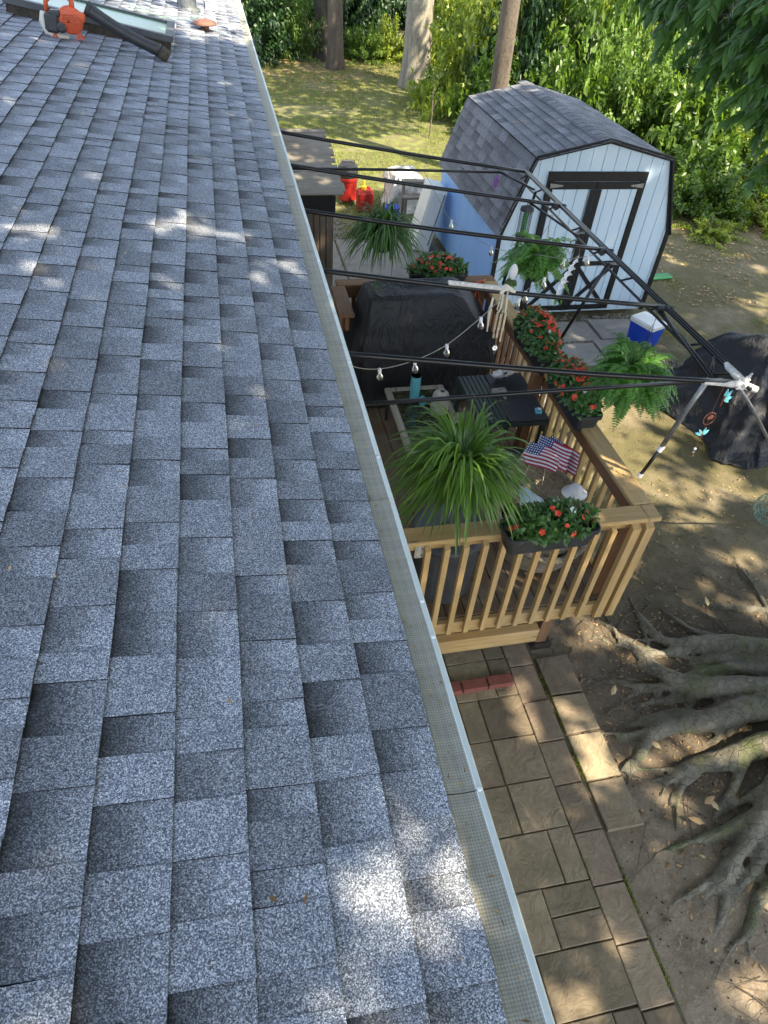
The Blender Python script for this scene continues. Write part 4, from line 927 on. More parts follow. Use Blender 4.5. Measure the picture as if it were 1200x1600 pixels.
root(mb, [(2.36, 1.9), (2.2, 1.86), (2.06, 1.9), (1.98, 1.86)], 0.037, 0.004, .02, -.02, 23)
root(mb, [(3.3, 2.5), (3.1, 2.75), (2.95, 3.1), (3.0, 3.35)], 0.037, 0.004, .01, -.02, 24)
root(mb, [(2.95, 2.2), (2.7, 2.02), (2.5, 2.05), (2.3, 1.98)], 0.052, 0.005, .03, -.02, 25)
root(mb, [(2.44, 2.84), (2.36, 2.98), (2.34, 3.15)], 0.022, 0.003, .005, -.02, 26)
root(mb, [(2.3, .90), (2.1, .84), (1.98, .90)], 0.030, 0.004, .005, -.02, 27)
root(mb, [(2.45, .98), (2.2, .74), (2.02, .60), (1.9, .5)], 0.052, 0.004, .02, -.03, 28)
root(mb, [(3.6, 2.3), (3.3, 2.36), (2.9, 2.42), (2.65, 2.5)], 0.089, 0.012, .05, -.02, 29)
root(mb, [(2.9, 1.2), (2.6, .98), (2.38, .82), (2.12, .64)], 0.081, 0.009, .08, -.01, 16)
root(mb, [(3.6, 1.2), (3.2, 1.12), (2.9, .98), (2.6, .78), (2.35, .66), (2.15, .52)], 0.148, 0.012, .16, -.01, 6)
root(mb, [(3.8, 1.9), (3.56, 2.18), (3.05, 2.28), (2.63, 2.25), (2.3, 2.34), (2.0, 2.50)], 0.096, 0.009, .07, .0, 7)
root(mb, [(3.95, 2.1), (3.92, 2.7), (3.62, 2.90), (3.2, 3.1)], 0.096, 0.012, .04, -.02, 8)
root(mb, [(2.8, 2.24), (2.55, 2.12), (2.25, 2.12), (2.02, 2.2)], 0.041, 0.006, .02, .0, 9)
root(mb, [(2.52, 2.62), (2.36, 2.72), (2.22, 2.8)], 0.026, 0.005, .01, .0, 10)
root(mb, [(2.48, 2.7), (2.50, 2.95), (2.44, 3.2)], 0.024, 0.005, .01, .0, 11)
root(mb, [(2.62, 2.5), (2.75, 2.78), (2.72, 3.1)], 0.030, 0.005, .01, .0, 12)
root(mb, [(2.4, 1.88), (2.24, 1.98), (2.12, 2.06)], 0.037, 0.007, .02, .0, 13)
root(mb, [(2.9, 1.90), (2.6, 2.0), (2.35, 2.02), (2.16, 1.94)], 0.067, 0.012, .05, .0, 14)
root(mb, [(2.5, 1.58), (2.3, 1.45), (2.2, 1.34)], 0.044, 0.007, .02, .0, 17)
root(mb, [(3.0, 2.55), (2.78, 2.5), (2.6, 2.62), (2.5, 2.75)], 0.059, 0.012, .03, .0, 18)
root(mb, [(4.2, 2.1), (4.5, 2.9), (5.0, 3.4)], 0.111, 0.018, .06, -.03, 19)
root(mb, [(4.3, 1.2), (4.9, .6), (5.5, .2)], 0.148, 0.018, .1, -.03, 20)
root(mb, [(3.9, 1.1), (3.6, .5), (3.1, .1)], 0.148, 0.018, .1, -.03, 21)
tr = mb.build('trunk', 'bark_beech', tree, smooth=True)
rm = tr.modifiers.new('remesh', 'REMESH'); rm.mode = 'VOXEL'; rm.voxel_size = .016; rm.use_smooth_shade = True
smm = tr.modifiers.new('smooth', 'SMOOTH'); smm.factor = .5; smm.iterations = 4
tx = bpy.data.textures.new('barktex', 'CLOUDS'); tx.noise_scale = .07; tx.noise_depth = 4
dm = tr.modifiers.new('disp', 'DISPLACE'); dm.texture = tx; dm.strength = .018; dm.mid_level = .5; dm.texture_coords = 'LOCAL'
limbs = [[(4.1, 1.5, 4.0), (5.2, 1.6, 6.2), (7.5, 2.5, 8.0), (9.6, 3.2, 8.6)], [(4.15, 1.5, 5.0), (4.2, 3.4, 6.6), (5.0, 5.4, 7.6), (5.6, 7.4, 8.2)], [(4.2, 1.45, 6.0), (3.0, .6, 7.6), (1.4, -.2, 8.6)], [(4.2, 1.45, 6.5), (5.6, -1.2, 8.0), (7.5, -4.0, 9.0)],
         [(4.1, 1.6, 3.2), (4.9, 3.2, 4.6), (5.2, 4.8, 5.0), (4.9, 6.4, 4.5), (4.5, 7.2, 4.1)], [(5.2, 4.8, 5.0), (4.7, 5.6, 4.6), (4.2, 6.0, 4.2)]]
for k, L in enumerate(limbs):
    mb = MB(); P = noisy(L, 16, .25, k); mb.tube(P, [(.16 if k < 4 else .07)*(1-i/16)+.012 for i in range(16)], 9); mb.build('limb', 'bark_beech', tree, smooth=True)
crown(tree, 240000, -5.2, 9.5, -2.2, 13.2, 7.0, 11.5, dens_main)  # unseen crown, leaf gaps cut along the sun direction to place the dapples
# low hanging bough in view at the upper right
def bough(parent, blobs, n, mat, L, name='foliage'):
    P = []; A = []; RN = []; tw = MB(); rg = random.Random(12)
    for (c, r, wgt) in blobs:
        for q in range(int(n*wgt/34)):
            d = rdir(1)[0]*rng.random()**.4; p = np.array(c)+d*np.array(r); a = np.array([-.55+rng.normal()*.35, -.25+rng.normal()*.4, -.18+rng.normal()*.12]); tone = rng.random(); pts = []
            ln = rng.uniform(.22, .5)
            for k in range(17):
                t = k/16; pts.append(tuple(p)); a = a+np.array([0, 0, -.055]); a = a/np.linalg.norm(a); p = p+a*ln/16
                sd = np.cross(a, [0, 0, 1.0]); sd /= max(np.linalg.norm(sd), 1e-6)
                for sg in (-1, 1):
                    P.append(p+sd*sg*.01); A.append(a*.75+sd*sg*.8+np.array([0, 0, -.55])+rng.normal(size=3)*.22); RN.append(min(1, max(0, tone*.6+rng.random()*.45)))
            tw.tube(pts[::4]+[pts[-1]], [.005, .004, .003, .002, .0015, .001], 4, cap=False)
    P = np.array(P); A = np.array(A); m_ = len(P)
    tw.build('twigs', 'bark_dark', parent)
    return leaf_mesh(name, P, A, rdir(m_)*.45+np.array([0, -.2, .9]), rng.uniform(L*.6, L*1.15, m_), rng.uniform(L*.3, L*.45, m_), LEAF_OV, mat, parent, rnd=np.array(RN))
bough(tree, [((4.25, 5.7, 3.98), (.45, .6, .28), .20), ((4.75, 6.0, 3.62), (.45, .6, .38), .24), ((4.1, 6.7, 3.92), (.45, .6, .25), .14), ((5.15, 6.2, 3.25), (.40, .6, .42), .16), ((4.55, 6.6, 3.60), (.40, .5, .22), .10), ((5.15, 6.0, 2.85), (.25, .4, .26), .04), ((3.9, 7.3, 3.98), (.45, .5, .18), .06)], 6200, 'lf_canopy', .15, 'bough_foliage')
for L in ([(4.5, 7.2, 4.1), (4.2, 6.6, 3.7), (3.7, 6.6, 3.75)], [(4.9, 6.4, 4.5), (4.7, 6.0, 3.6), (4.7, 5.9, 2.9)], [(4.9, 6.4, 4.5), (4.3, 5.7, 4.1), (3.7, 5.5, 3.9)]):
    mb = MB(); mb.tube(noisy(L, 12, .1, 3), [.02*(1-i/13)+.004 for i in range(12)], 6); mb.build('twig', 'bark_dark', tree, smooth=True)

# ---- woodland trees
def trunk_tree(name, label, x, y, r, mat, lean=(0, 0), h=12, crownargs=None, fl=1.35, group=None):
    t = thing(name, label, 'tree', (x, y, 0), 0, group)
    mb = MB(); n = 22; zs = [-.1, .12, .4, .9, 2, 3.5, 5, 7, 9, h]; vs = []
    for i, z in enumerate(zs):
        rr_ = r*(1-.45*max(0, z)/h)*(1+(fl-1)*math.exp(-max(z, 0)/.35))
        for k in range(n):
            th = 6.283*k/n; q = rr_*(1+.06*mnoise.noise(Vector((math.cos(th)*2+x, math.sin(th)*2, z*.7)))+.05*math.exp(-max(z, 0)/.4)*math.sin(5*th+x))
            vs.append((x+lean[0]*z+q*math.cos(th), y+lean[1]*z+q*math.sin(th), z))
    mb.add(vs, [(i*n+k, i*n+(k+1) % n, (i+1)*n+(k+1) % n, (i+1)*n+k) for i in range(len(zs)-1) for k in range(n)]+[tuple((len(zs)-1)*n+k for k in range(n))])
    mb.build('trunk', mat, t, smooth=True)
    for k in range(4):
        a = k*1.7+x; z = h*.55+k*.9; p0 = Vector((x+lean[0]*z, y+lean[1]*z, z)); mb = MB(); d = Vector((math.cos(a), math.sin(a), .6))
        mb.tube([p0, p0+d*1.2, p0+d*2.6+Vector((0, 0, .3))], [r*.35, r*.22, .03], 8); mb.build('limb', mat, t, smooth=True)
    if crownargs:
        N, cx, cy, cz, rx_, ry_, rz_, mt = crownargs
        q = rdir(N)*(rng.random((N, 1))**.4)*np.array([rx_, ry_, rz_])+np.array([cx, cy, cz]); nn_ = vnoise(q[:, 0]*.8, q[:, 1]*.8+q[:, 2]*.5); q = q[nn_ > .42]; N = len(q)
        leaf_mesh('crown', q, rdir(N, -.3), rdir(N, 1), rng.uniform(.25, .4, N), rng.uniform(.14, .22, N), LEAF_SM, mt, t)
    return t
trunk_tree('broadleaf_tree', 'dark left trunk of the close pair of slender trees at the lawn end', 2.99, 24.9, .25, 'bark_dark', (.0, .0), 13, (5000, 3, 26, 10.5, 4, 4, 3, 'lf_canopy'))
trunk_tree('broadleaf_tree', 'sunlit right trunk of the close pair of slender brown trees at the lawn end', 3.22, 23.7, .23, 'bark_brown', (-.012, .0), 13, (5000, 3, 24, 11, 4, 4, 3, 'lf_canopy'))
trunk_tree('broadleaf_tree', 'thick pale tan trunk standing in sunlight at the lawn edge left of the green shrubs', 5.24, 21.7, .38, 'bark_grey', (-.01, .0), 14, (7000, 6, 22, 11.5, 4.5, 4.5, 3, 'lf_canopy'))
trunk_tree('broadleaf_tree', 'tall grey brown trunk rising behind the ridge of the blue shed', 4.95, 14.0, .18, 'bark_brown', (-.02, .0), 14, (9000, 7.5, 15.5, 10.5, 5, 5, 3, 'lf_canopy'))
trunk_tree('evergreen_tree', 'broad dark evergreen trunk wrapped in ivy in the shade behind the pale trunk', 6.3, 33.5, .95, 'bark_dark', (0, 0), 14, (5000, 6, 33.5, 9, 4.5, 4, 4, 'lf_dark'))
trunk_tree('woodland_tree', 'slim dark tree trunk half hidden in bushes at the upper left by the roof end', 1.9, 29.5, .22, 'bark_dark', (0, 0), 12, (3000, 1.5, 30, 9, 4, 3, 3, 'lf_dark'))

# ---- bushes
def bush_mesh(seed, N, leaf, mat, br=70, flat=1.0):
    r_ = np.random.default_rng(seed); az = r_.uniform(0, 6.283, br); el = r_.uniform(.12, 1.45, br); L = r_.uniform(.55, 1.12, br); tone = r_.random(br)
    idx = r_.integers(0, br, N); t = r_.uniform(.22, 1.0, N)**.75; e = el[idx]; l = L[idx]*t
    hx = np.cos(e)*l+.12*t*t; z = (np.sin(e)*l-.22*l*l*np.cos(e))*flat; az2 = az[idx]+.35*(t-.5)*(tone[idx]-.5)*4
    P = np.stack([hx*np.cos(az2), hx*np.sin(az2), np.maximum(z, .02)], -1); w_ = .035+.07*t[:, None]; P = P+nrm(r_.normal(size=(N, 3)))*w_*r_.random((N, 1))
    P[:, 2] = np.maximum(P[:, 2], .01+r_.random(N)*.06)
    out_ = np.stack([np.cos(az2), np.sin(az2), np.zeros(N)], -1)
    A = out_*.7+nrm(r_.normal(size=(N, 3)))*.9+np.array([0, 0, -.25]); rn = np.clip(tone[idx]*.5+r_.random(N)*.5, 0, 1)
    o = leaf_mesh('foliage', P, A, nrm(r_.normal(size=(N, 3)))*.7+out_*.3+np.array([0, -.05, .9]), r_.uniform(leaf*.55, leaf*1.35, N), r_.uniform(leaf*.35, leaf*.7, N), LEAF_SM, mat, None, rnd=rn, off=False)
    me = o.data; bpy.data.objects.remove(o); return me
BM = {'green': bush_mesh(1, 9000, .085, 'lf_bush', 80), 'bright': bush_mesh(2, 8000, .080, 'lf_bright', 70), 'dark': bush_mesh(3, 8000, .08, 'lf_dark', 70), 'fine': bush_mesh(4, 12000, .055, 'lf_bush', 95), 'lush': bush_mesh(5, 5200, .125, 'lf_bush', 46), 'ground': bush_mesh(6, 6000, .085, 'lf_bright', 80, .6)}
def bush(kind, label, x, y, w_, d_, h, rz, cat='shrub', name='shrub', group=None):
    t = thing(name, label, cat, (x, y, 0), rz, group)
    o = bpy.data.objects.new('foliage', BM[kind]); COL.objects.link(o); o.parent = t; o.scale = (w_, d_, h)
    mb = MB()
    for k in range(4):
        a = k*1.6+x; mb.tube([(0, 0, -.05), (.1*w_*math.cos(a), .1*d_*math.sin(a), h*.25), (.3*w_*math.cos(a), .3*d_*math.sin(a), h*.6)], [.03, .02, .01], 5)
    mb.build('stem', 'twig', t, world=False)
    return t
B = bush
B('bright', 'sunlit yellow green shrub standing right of the thick pale trunk', 6.2, 19.2, 1.7, 1.5, 3.1, .3)
B('lush', 'broad leaved green shrub whose low edge meets the lawn left of the shed roof', 6.1, 17.6, 1.2, 1.1, 1.9, 1.3)
B('dark', 'tall green shrub just left of the grey brown trunk behind the shed', 7.0, 18.6, 1.5, 1.4, 3.6, 2.0)
B('green', 'tall full shrub right of the grey brown trunk, above the shed ridge', 9.0, 18.2, 1.9, 1.7, 3.9, 4.2)
B('bright', 'bright lime shrub high above the right slope of the shed roof', 10.2, 19.6, 2.0, 1.8, 4.0, 5.1)
B('fine', 'fine leaved shrub close behind the right rear corner of the shed', 8.6, 15.4, 1.7, 1.5, 2.7, .8)
B('lush', 'large leaved shrub directly behind the peak of the shed roof', 7.2, 15.6, 1.2, 1.1, 2.4, 2.7)
B('lush', 'deep green shrub right of the shed roof at mid slope', 9.6, 14.2, 1.5, 1.4, 2.3, 3.3)
B('fine', 'pale fine leaved shrub under the hanging bough at the right', 11.0, 15.4, 1.8, 1.5, 2.8, 4.4)
B('bright', 'yellow lit shrub beneath the tip of the dark hanging bough', 11.2, 13.4, 1.3, 1.1, 1.5, 5.2)
B('green', 'low spreading shrub right of the shed front near eave height', 8.6, 12.2, 1.3, 1.1, 1.1, .2)
B('ground', 'low bright shrub on the bank at the right edge, above the leaf litter', 9.7, 11.4, 1.1, .9, .75, 1.9)
B('fine', 'dark fine leaved shrub at the right edge under the bough', 10.6, 12.2, 1.1, 1.0, 1.3, 3.8)
B('dark', 'big shrub at the top right corner behind the hanging bough', 13.2, 17.2, 2.3, 2.0, 3.6, 2.5)
B('dark', 'tall distant shrub at the top edge between the lime shrub and the bough', 12.6, 22.5, 2.8, 2.2, 4.4, 3.5)
B('green', 'distant shrub at the top edge above the grey brown trunk', 9.4, 24.0, 2.4, 2.0, 4.3, 1.2)
B('bright', 'distant sunlit shrub at the top edge right of the pale trunk', 7.6, 24.6, 1.9, 1.8, 3.9, .6)
B('dark', 'dark shaded shrub at the top edge between the slender pair and the pale trunk', 4.7, 27.8, 1.9, 1.6, 3.4, .9)
B('fine', 'small lit shrub at the foot of the slender pair of trunks', 4.3, 24.9, 1.0, .8, 1.0, 2.2)
B('bright', 'lit shrub just left of the pale trunk base in the background', 5.2, 25.2, .9, .8, 1.2, 4.9)
B('dark', 'dark shrub behind the pair of slender trunks', 3.7, 26.6, 1.5, 1.3, 2.8, 3.0)
B('fine', 'golden green shrub left of the slender pair of trunks', 1.9, 25.4, 1.4, 1.2, 2.3, 5.6)
B('dark', 'dark shrub closest to the far end of the gutter', .8, 24.6, 1.5, 1.3, 2.4, 1.7)
B('green', 'mid green shrub at the upper left beyond the gutter end', 1.0, 30.5, 1.9, 1.6, 3.6, 2.9)
B('dark', 'very dark shrub at the top edge left of the slender pair', 2.2, 33.0, 2.2, 1.8, 3.9, 4.1)
B('dark', 'dark undergrowth shrub at the foot of the ivy wrapped evergreen', 7.6, 31.5, 2.2, 1.6, 2.4, .4)
B('green', 'distant green shrub at the top edge beyond the evergreen', 6.5, 38.0, 3.4, 2.4, 4.2, 2.2)
B('fine', 'leafy shrub filling the gap between the pale trunk and the lime shrubs', 6.9, 21.6, 1.3, 1.3, 2.9, 3.7)
B('lush', 'small leafy sprout patch at the foot of the pale trunk', 5.45, 20.5, .75, .6, .7, 5.0)
B('bright', 'far right shrub catching the sun beyond the bough', 15.6, 14.6, 2.2, 2.0, 3.0, .7)
B('ground', 'low yellow green plant patch beside the leaf litter at the right', 8.3, 10.9, .7, .6, .4, 4.0)
B('fine', 'far distant shrub mass at the upper right corner', 17.5, 24.0, 3.5, 3.0, 4.6, 1.1)
# sapling on the lawn
sp_ = thing('sapling', 'thin young sapling standing alone on the lawn left of the shed', 'sapling', (4.4, 16.7, 0))
mb = MB(); mb.tube([(4.4, 16.7, -.02), (4.42, 16.7, .5), (4.39, 16.72, 1.0), (4.41, 16.7, 1.35)], [.018, .014, .01, .005], 6); mb.tube([(4.41, 16.7, .6), (4.6, 16.66, .85)], .006, 5); mb.build('stem', 'twig', sp_)
P = np.array([4.4, 16.7, 1.1])+rng.normal(size=(120, 3))*np.array([.12, .12, .25]); leaf_mesh('foliage', P, rdir(120, -.3), rdir(120, 1), .06, .03, LEAF_SM, 'lf_bush', sp_)

# ---- ground cover
def grass(name, label, N, fx, hh, mat='lf_grass'):
    P = fx(N); n = len(P); T = (np.array([(0, .5, 0), (0, -.5, 0), (1, 0, .12)]), [(0, 1, 2)])
    o = leaf_mesh(name, P, rdir(n)*.6+np.array([0, 0, 1.0]), rdir(n), rng.uniform(hh*.5, hh*1.4, n), rng.uniform(.006, .012, n), T, mat)
    return tag(o, label, 'grass', kind='stuff')
def lawn_pts(N):
    x = rng.uniform(-.5, 9.0, N); y = rng.uniform(11.2, 25.5, N); k = (vnoise(x*.8+3, y*.8) + .5*vnoise(x*3, y*3) > .62) & ~((x > 2.9) & (y < 11.2) & (x < 5.6))
    x, y = x[k], y[k]; return np.stack([x, y, gheight(x, y)], -1)
grass('lawn_grass', 'thin patchy sunlit lawn grass behind the cabinet and shed', 120000, lawn_pts, .055)
def tuft_pts(N):
    c = np.stack([rng.uniform(2.9, 9, 46), rng.uniform(4.5, 11, 46)], -1); i = rng.integers(0, 46, N); p = c[i]+rng.normal(size=(N, 2))*.14
    k = (p[:, 0] > 2.6) & ~((p[:, 0] > 2.9) & (p[:, 0] < 5.5) & (p[:, 1] > 6.6)); p = p[k]; return np.stack([p[:, 0], p[:, 1], gheight(p[:, 0], p[:, 1])], -1)
grass('yard_grass', 'sparse short weeds and grass tufts on the dirt right of the deck', 9000, tuft_pts, .035)
def litter(name, label, n, xy, L, mat):
    p = xy(n); P = np.stack([p[:, 0], p[:, 1], gheight(p[:, 0], p[:, 1])+.006], -1); n = len(P); a = rng.random(n)*6.28
    o = leaf_mesh(name, P, np.stack([np.cos(a), np.sin(a), rng.normal(0, .12, n)], -1), rdir(n)*.3+np.array([0, 0, 1]), rng.uniform(L*.5, L*1.3, n), rng.uniform(L*.22, L*.45, n), LEAF_OV, mat)
    return tag(o, label, 'leaves', kind='stuff')
litter('leaf_litter', 'brown fallen leaves on the ground among the roots and twigs', 900, lambda n: np.stack([rng.uniform(1.95, 5.4, n), rng.uniform(-.2, 4.6, n)], -1)[vnoise(rng.uniform(1, 9, n), rng.uniform(1, 9, n)) > .3], .045, 'lf_dry')
litter('leaf_litter', 'brown leaf litter on the bank right of the shed', 3000, lambda n: np.stack([rng.uniform(6.2, 12, n), rng.uniform(8.2, 12.4, n)], -1), .07, 'lf_dry')
litter('leaf_litter', 'brown leaf litter under the trees at the far end of the lawn', 7000, lambda n: np.stack([rng.normal(2.2, 2.0, n), rng.normal(23.6, 1.9, n)], -1), .08, 'lf_dry')
def twigs(name, label, n, xy, seed):
    r_ = random.Random(seed); mb = MB()
    for k in range(n):
        x, y = xy(r_); a = r_.random()*6.28; L = r_.uniform(.08, .55); pts = []
        for i in range(6):
            t = i/5; a += r_.uniform(-.25, .25); pts.append((x, y, float(gheight(np.array([x]), np.array([y]))[0])+.008+.02*math.sin(t*3)*r_.random())); x += math.cos(a)*L/5; y += math.sin(a)*L/5
        r0 = r_.uniform(.0018, .006); mb.tube(pts, [r0*(1-i/7) for i in range(6)], 5)
    return tag(mb.build(name, 'twig'), label, 'twigs', kind='stuff')
twigs('twigs', 'fallen twigs and thin surface roots on the dirt by the deck corner', 170, lambda r_: (r_.gauss(3.1, .7), r_.gauss(2.9, .5)), 4)
twigs('twigs', 'small sticks scattered on the dirt beside the pavers', 60, lambda r_: (r_.uniform(1.85, 2.9), r_.uniform(-.1, 1.6)), 5)
def crumbs(n, fx, lo, hi, lab):
    p = fx(n); stones_mesh('pebbles', np.stack([p[:, 0], p[:, 1], gheight(p[:, 0], p[:, 1])+.002], -1), rng.uniform(lo, hi, len(p)), 'soil', lab, 'pebbles')
crumbs(2600, lambda n: np.stack([rng.uniform(1.7, 5.5, n), rng.uniform(-.3, 6, n)], -1), .002, .009, 'dark soil crumbs and bark bits scattered over the dirt')
# a few larger dry leaves lying by the roots
dl = [(2.42, 1.34, .3, 0), (2.50, 1.28, 1.9, 1), (2.35, 1.22, 2.6, 0), (2.16, 2.22, .8, 1), (2.32, 1.75, 2.2, 1), (2.62, 3.35, .4, 0), (3.4, 2.9, 1.2, 1)]
lb = ['tan dry leaf curled beside the mossy root, nearest the trunk', 'pale dry leaf with lifted tip beside the mossy root', 'brown dry leaf lowest of the three by the mossy root', 'pale dry leaf lying near the outer paver corner', 'long pale dry leaf resting on the root end by the pavers', 'dry leaf on the shaded dirt right of the deck post', 'dry leaf near the sunlit root right of the deck']
for (x, y, a, k), l_ in zip(dl, lb):
    z = float(gheight(np.array([x]), np.array([y]))[0])+.045
    o = leaf_mesh('dry_leaf', np.array([[x, y, z]]), np.array([[math.cos(a), math.sin(a), .1]]), np.array([[.1, -.2, 1.]]), .11, .042, LEAF_OV, ['dry_leaf', 'dry_leaf_pale'][k]); tag(o, l_, 'leaf')

# weeds in the paver joints and debris caught on the gutter guard
def joint_pts(N):
    c = [(1.475, 1.1), (1.70, 1.75), (1.70, 2.1), (1.70, 2.4), (1.68, .55), (1.685, .95), (.33, 1.6), (.65, 2.2), (1.14, 2.44), (.98, 2.56)]
    i = rng.integers(0, len(c), N); c = np.array(c)[i]; return np.stack([c[:, 0]+rng.normal(0, .008, N), c[:, 1]+rng.normal(0, .07, N), np.full(N, .005)], -1)
grass('joint_weeds', 'tiny weeds and moss growing in the joints of the paver path', 1400, joint_pts, .022)
N = 420; gyv = rng.uniform(0, 12, N); gxv = rng.uniform(.0, .07, N)
a = rng.random(N)*6.28; o = leaf_mesh('gutter_debris', np.stack([gxv, gyv, np.full(N, 3.001)], -1), np.stack([np.cos(a), np.sin(a), np.full(N, .05)], -1), np.array([[0, 0, 1.]]*N), rng.uniform(.006, .022, N), rng.uniform(.002, .006, N), LEAF_SM, 'lf_dry'); tag(o, 'dry leaf bits and needles caught on the gutter mesh', 'debris', kind='stuff')
N = 130; sv = rng.uniform(.05, 2.2, N); yv = rng.uniform(.2, 11, N); P = np.array([rp(s_, y_, .014) for s_, y_ in zip(sv, yv)]); a = rng.random(N)*6.28
o = leaf_mesh('roof_debris', P, np.stack([np.cos(a), np.sin(a), np.full(N, .05)], -1), np.array([[.18, 0, 1.]]*N), rng.uniform(.006, .03, N), rng.uniform(.002, .012, N), LEAF_SM, 'lf_dry'); tag(o, 'small dry leaf bits scattered over the shingles', 'debris', kind='stuff')
litter('leaf_litter', 'tan leaf scraps trapped between the beech roots', 700, lambda n: np.stack([rng.normal(2.6, .5, n), rng.normal(1.9, .75, n)], -1), .03, 'dry_leaf')

# ================================================================ PLANTS IN POTS
def rrect(cx, cy, hx, hy, r, z, n=5):
    out_ = []
    for (sx, sy, a0) in ((1, 1, 0), (-1, 1, 90), (-1, -1, 180), (1, -1, 270)):
        for k in range(n+1):
            a = R(a0+90*k/n); out_.append((cx+sx*(hx-r)+r*math.cos(a), cy+sy*(hy-r)+r*math.sin(a), z))
    return out_
def loft(mb, loops, cap0=True, cap1=True):
    n = len(loops[0]); vs = [p for l in loops for p in l]; m_ = len(loops)
    fs = [(i*n+k, i*n+(k+1) % n, (i+1)*n+(k+1) % n, (i+1)*n+k) for i in range(m_-1) for k in range(n)]
    if cap0: fs.append(tuple(range(n-1, -1, -1)))
    if cap1: fs.append(tuple((m_-1)*n+k for k in range(n)))
    return mb.add(vs, fs)
def impatiens(label, x, y, z, rz, seed, nf=30, L=.58, wf=2, hgt=.17):
    r_ = np.random.default_rng(seed)
    t = thing('flower_box', label, 'planter', (x, y, z), rz, 'black rail planters of orange red flowers')
    mb = MB(); h = L/2
    loft(mb, [rrect(0, 0, h-.045, .065, .03, 0), rrect(0, 0, h-.035, .075, .035, .012), rrect(0, 0, h-.012, .092, .04, .125), rrect(0, 0, h-.010, .094, .04, .13), rrect(0, 0, h, .104, .045, .133), rrect(0, 0, h, .104, .045, .165), rrect(0, 0, h-.008, .096, .04, .168), rrect(0, 0, h-.014, .09, .036, .16), rrect(0, 0, h-.016, .088, .036, .13)], True, False)
    mb.build('trough', 'black_plastic', t, smooth=False, world=False)
    mb = MB(); loft(mb, [rrect(0, 0, h-.017, .087, .036, .13), rrect(0, 0, h-.017, .087, .036, .145)]); mb.build('soil', 'soil', t, world=False)
    N = 2300; d = nrm(r_.normal(size=(N, 3))); d[:, 2] = np.abs(d[:, 2]); rad = r_.uniform(.55, 1.05, (N, 1))
    P = d*np.array([h*1.0, .135, hgt])*rad; P[:, 2] += .15; P[:, 1] += .012; lump = vnoise(P[:, 0]*14+seed, P[:, 1]*14); P[:, 2] += (lump-.5)*.06*(d[:, 2] > .3); P[:, 2] = np.maximum(P[:, 2], .15)
    k = vnoise(P[:, 0]*22+seed, P[:, 1]*22+P[:, 2]*20) > .28; P, d = P[k], d[k]; N = len(P)
    leaf_mesh('foliage', P, d*.6+nrm(r_.normal(size=(N, 3)))*.6+np.array([0, 0, -.15]), d+np.array([0, 0, .8]), r_.uniform(.028, .055, N), r_.uniform(.018, .032, N), LEAF_OV, 'lf_imp', t, rnd=np.clip(r_.random(N)*.6+.3*rad[k][:, 0], 0, 1), off=False)
    def blooms(nm, n, mat):
        d = nrm(r_.normal(size=(n*3, 3))+np.array([0, -.35, .9])); d = d[d[:, 2] > .12][:n]; n = len(d)
        C = d*np.array([h*1.0, .15, hgt+.014])+np.array([0, .01, .155]); C[:, 2] += r_.uniform(-.004, .012, n)
        N_ = nrm(d+r_.normal(size=(n, 3))*.25+np.array([0, -.2, .2])); A0 = nrm(np.cross(N_, r_.normal(size=(n, 3)))); B0 = np.cross(N_, A0); P = []; A = []; U = []; Sx = []
        for q in range(n):
            s_ = r_.uniform(.017, .026)
            for k in range(5):
                a = 6.283*k/5; P.append(C[q]); A.append(A0[q]*math.cos(a)+B0[q]*math.sin(a)+N_[q]*.12); U.append(N_[q]); Sx.append(s_)
        return leaf_mesh(nm, np.array(P), np.array(A), np.array(U), np.array(Sx), np.array(Sx)*.95, LEAF_OV, mat, t, off=False)
    blooms('blossoms', nf, 'petal_orange'); blooms('white_blossoms', wf, 'petal_white')
    return t
impatiens('black flower box with orange red and white impatiens on the front rail by the corner', 1.42, 2.605, 1.44, R(1.5), 21, 15, .62, 4, .13)
impatiens('fullest black flower box of orange red impatiens on the right rail, nearest the shed', 2.16, 4.76, 1.455, R(91), 22, 95, .74, 2, .24)
impatiens('black flower box with dense orange blooms midway along the right rail nearest the corner', 2.16, 3.98, 1.455, R(89), 23, 80, .72, 3, .22)
impatiens('black flower box with small orange blooms on the rear rail above the grill cover', 1.64, 6.18, 1.445, R(-1), 24, 28, .60, 3, .15)

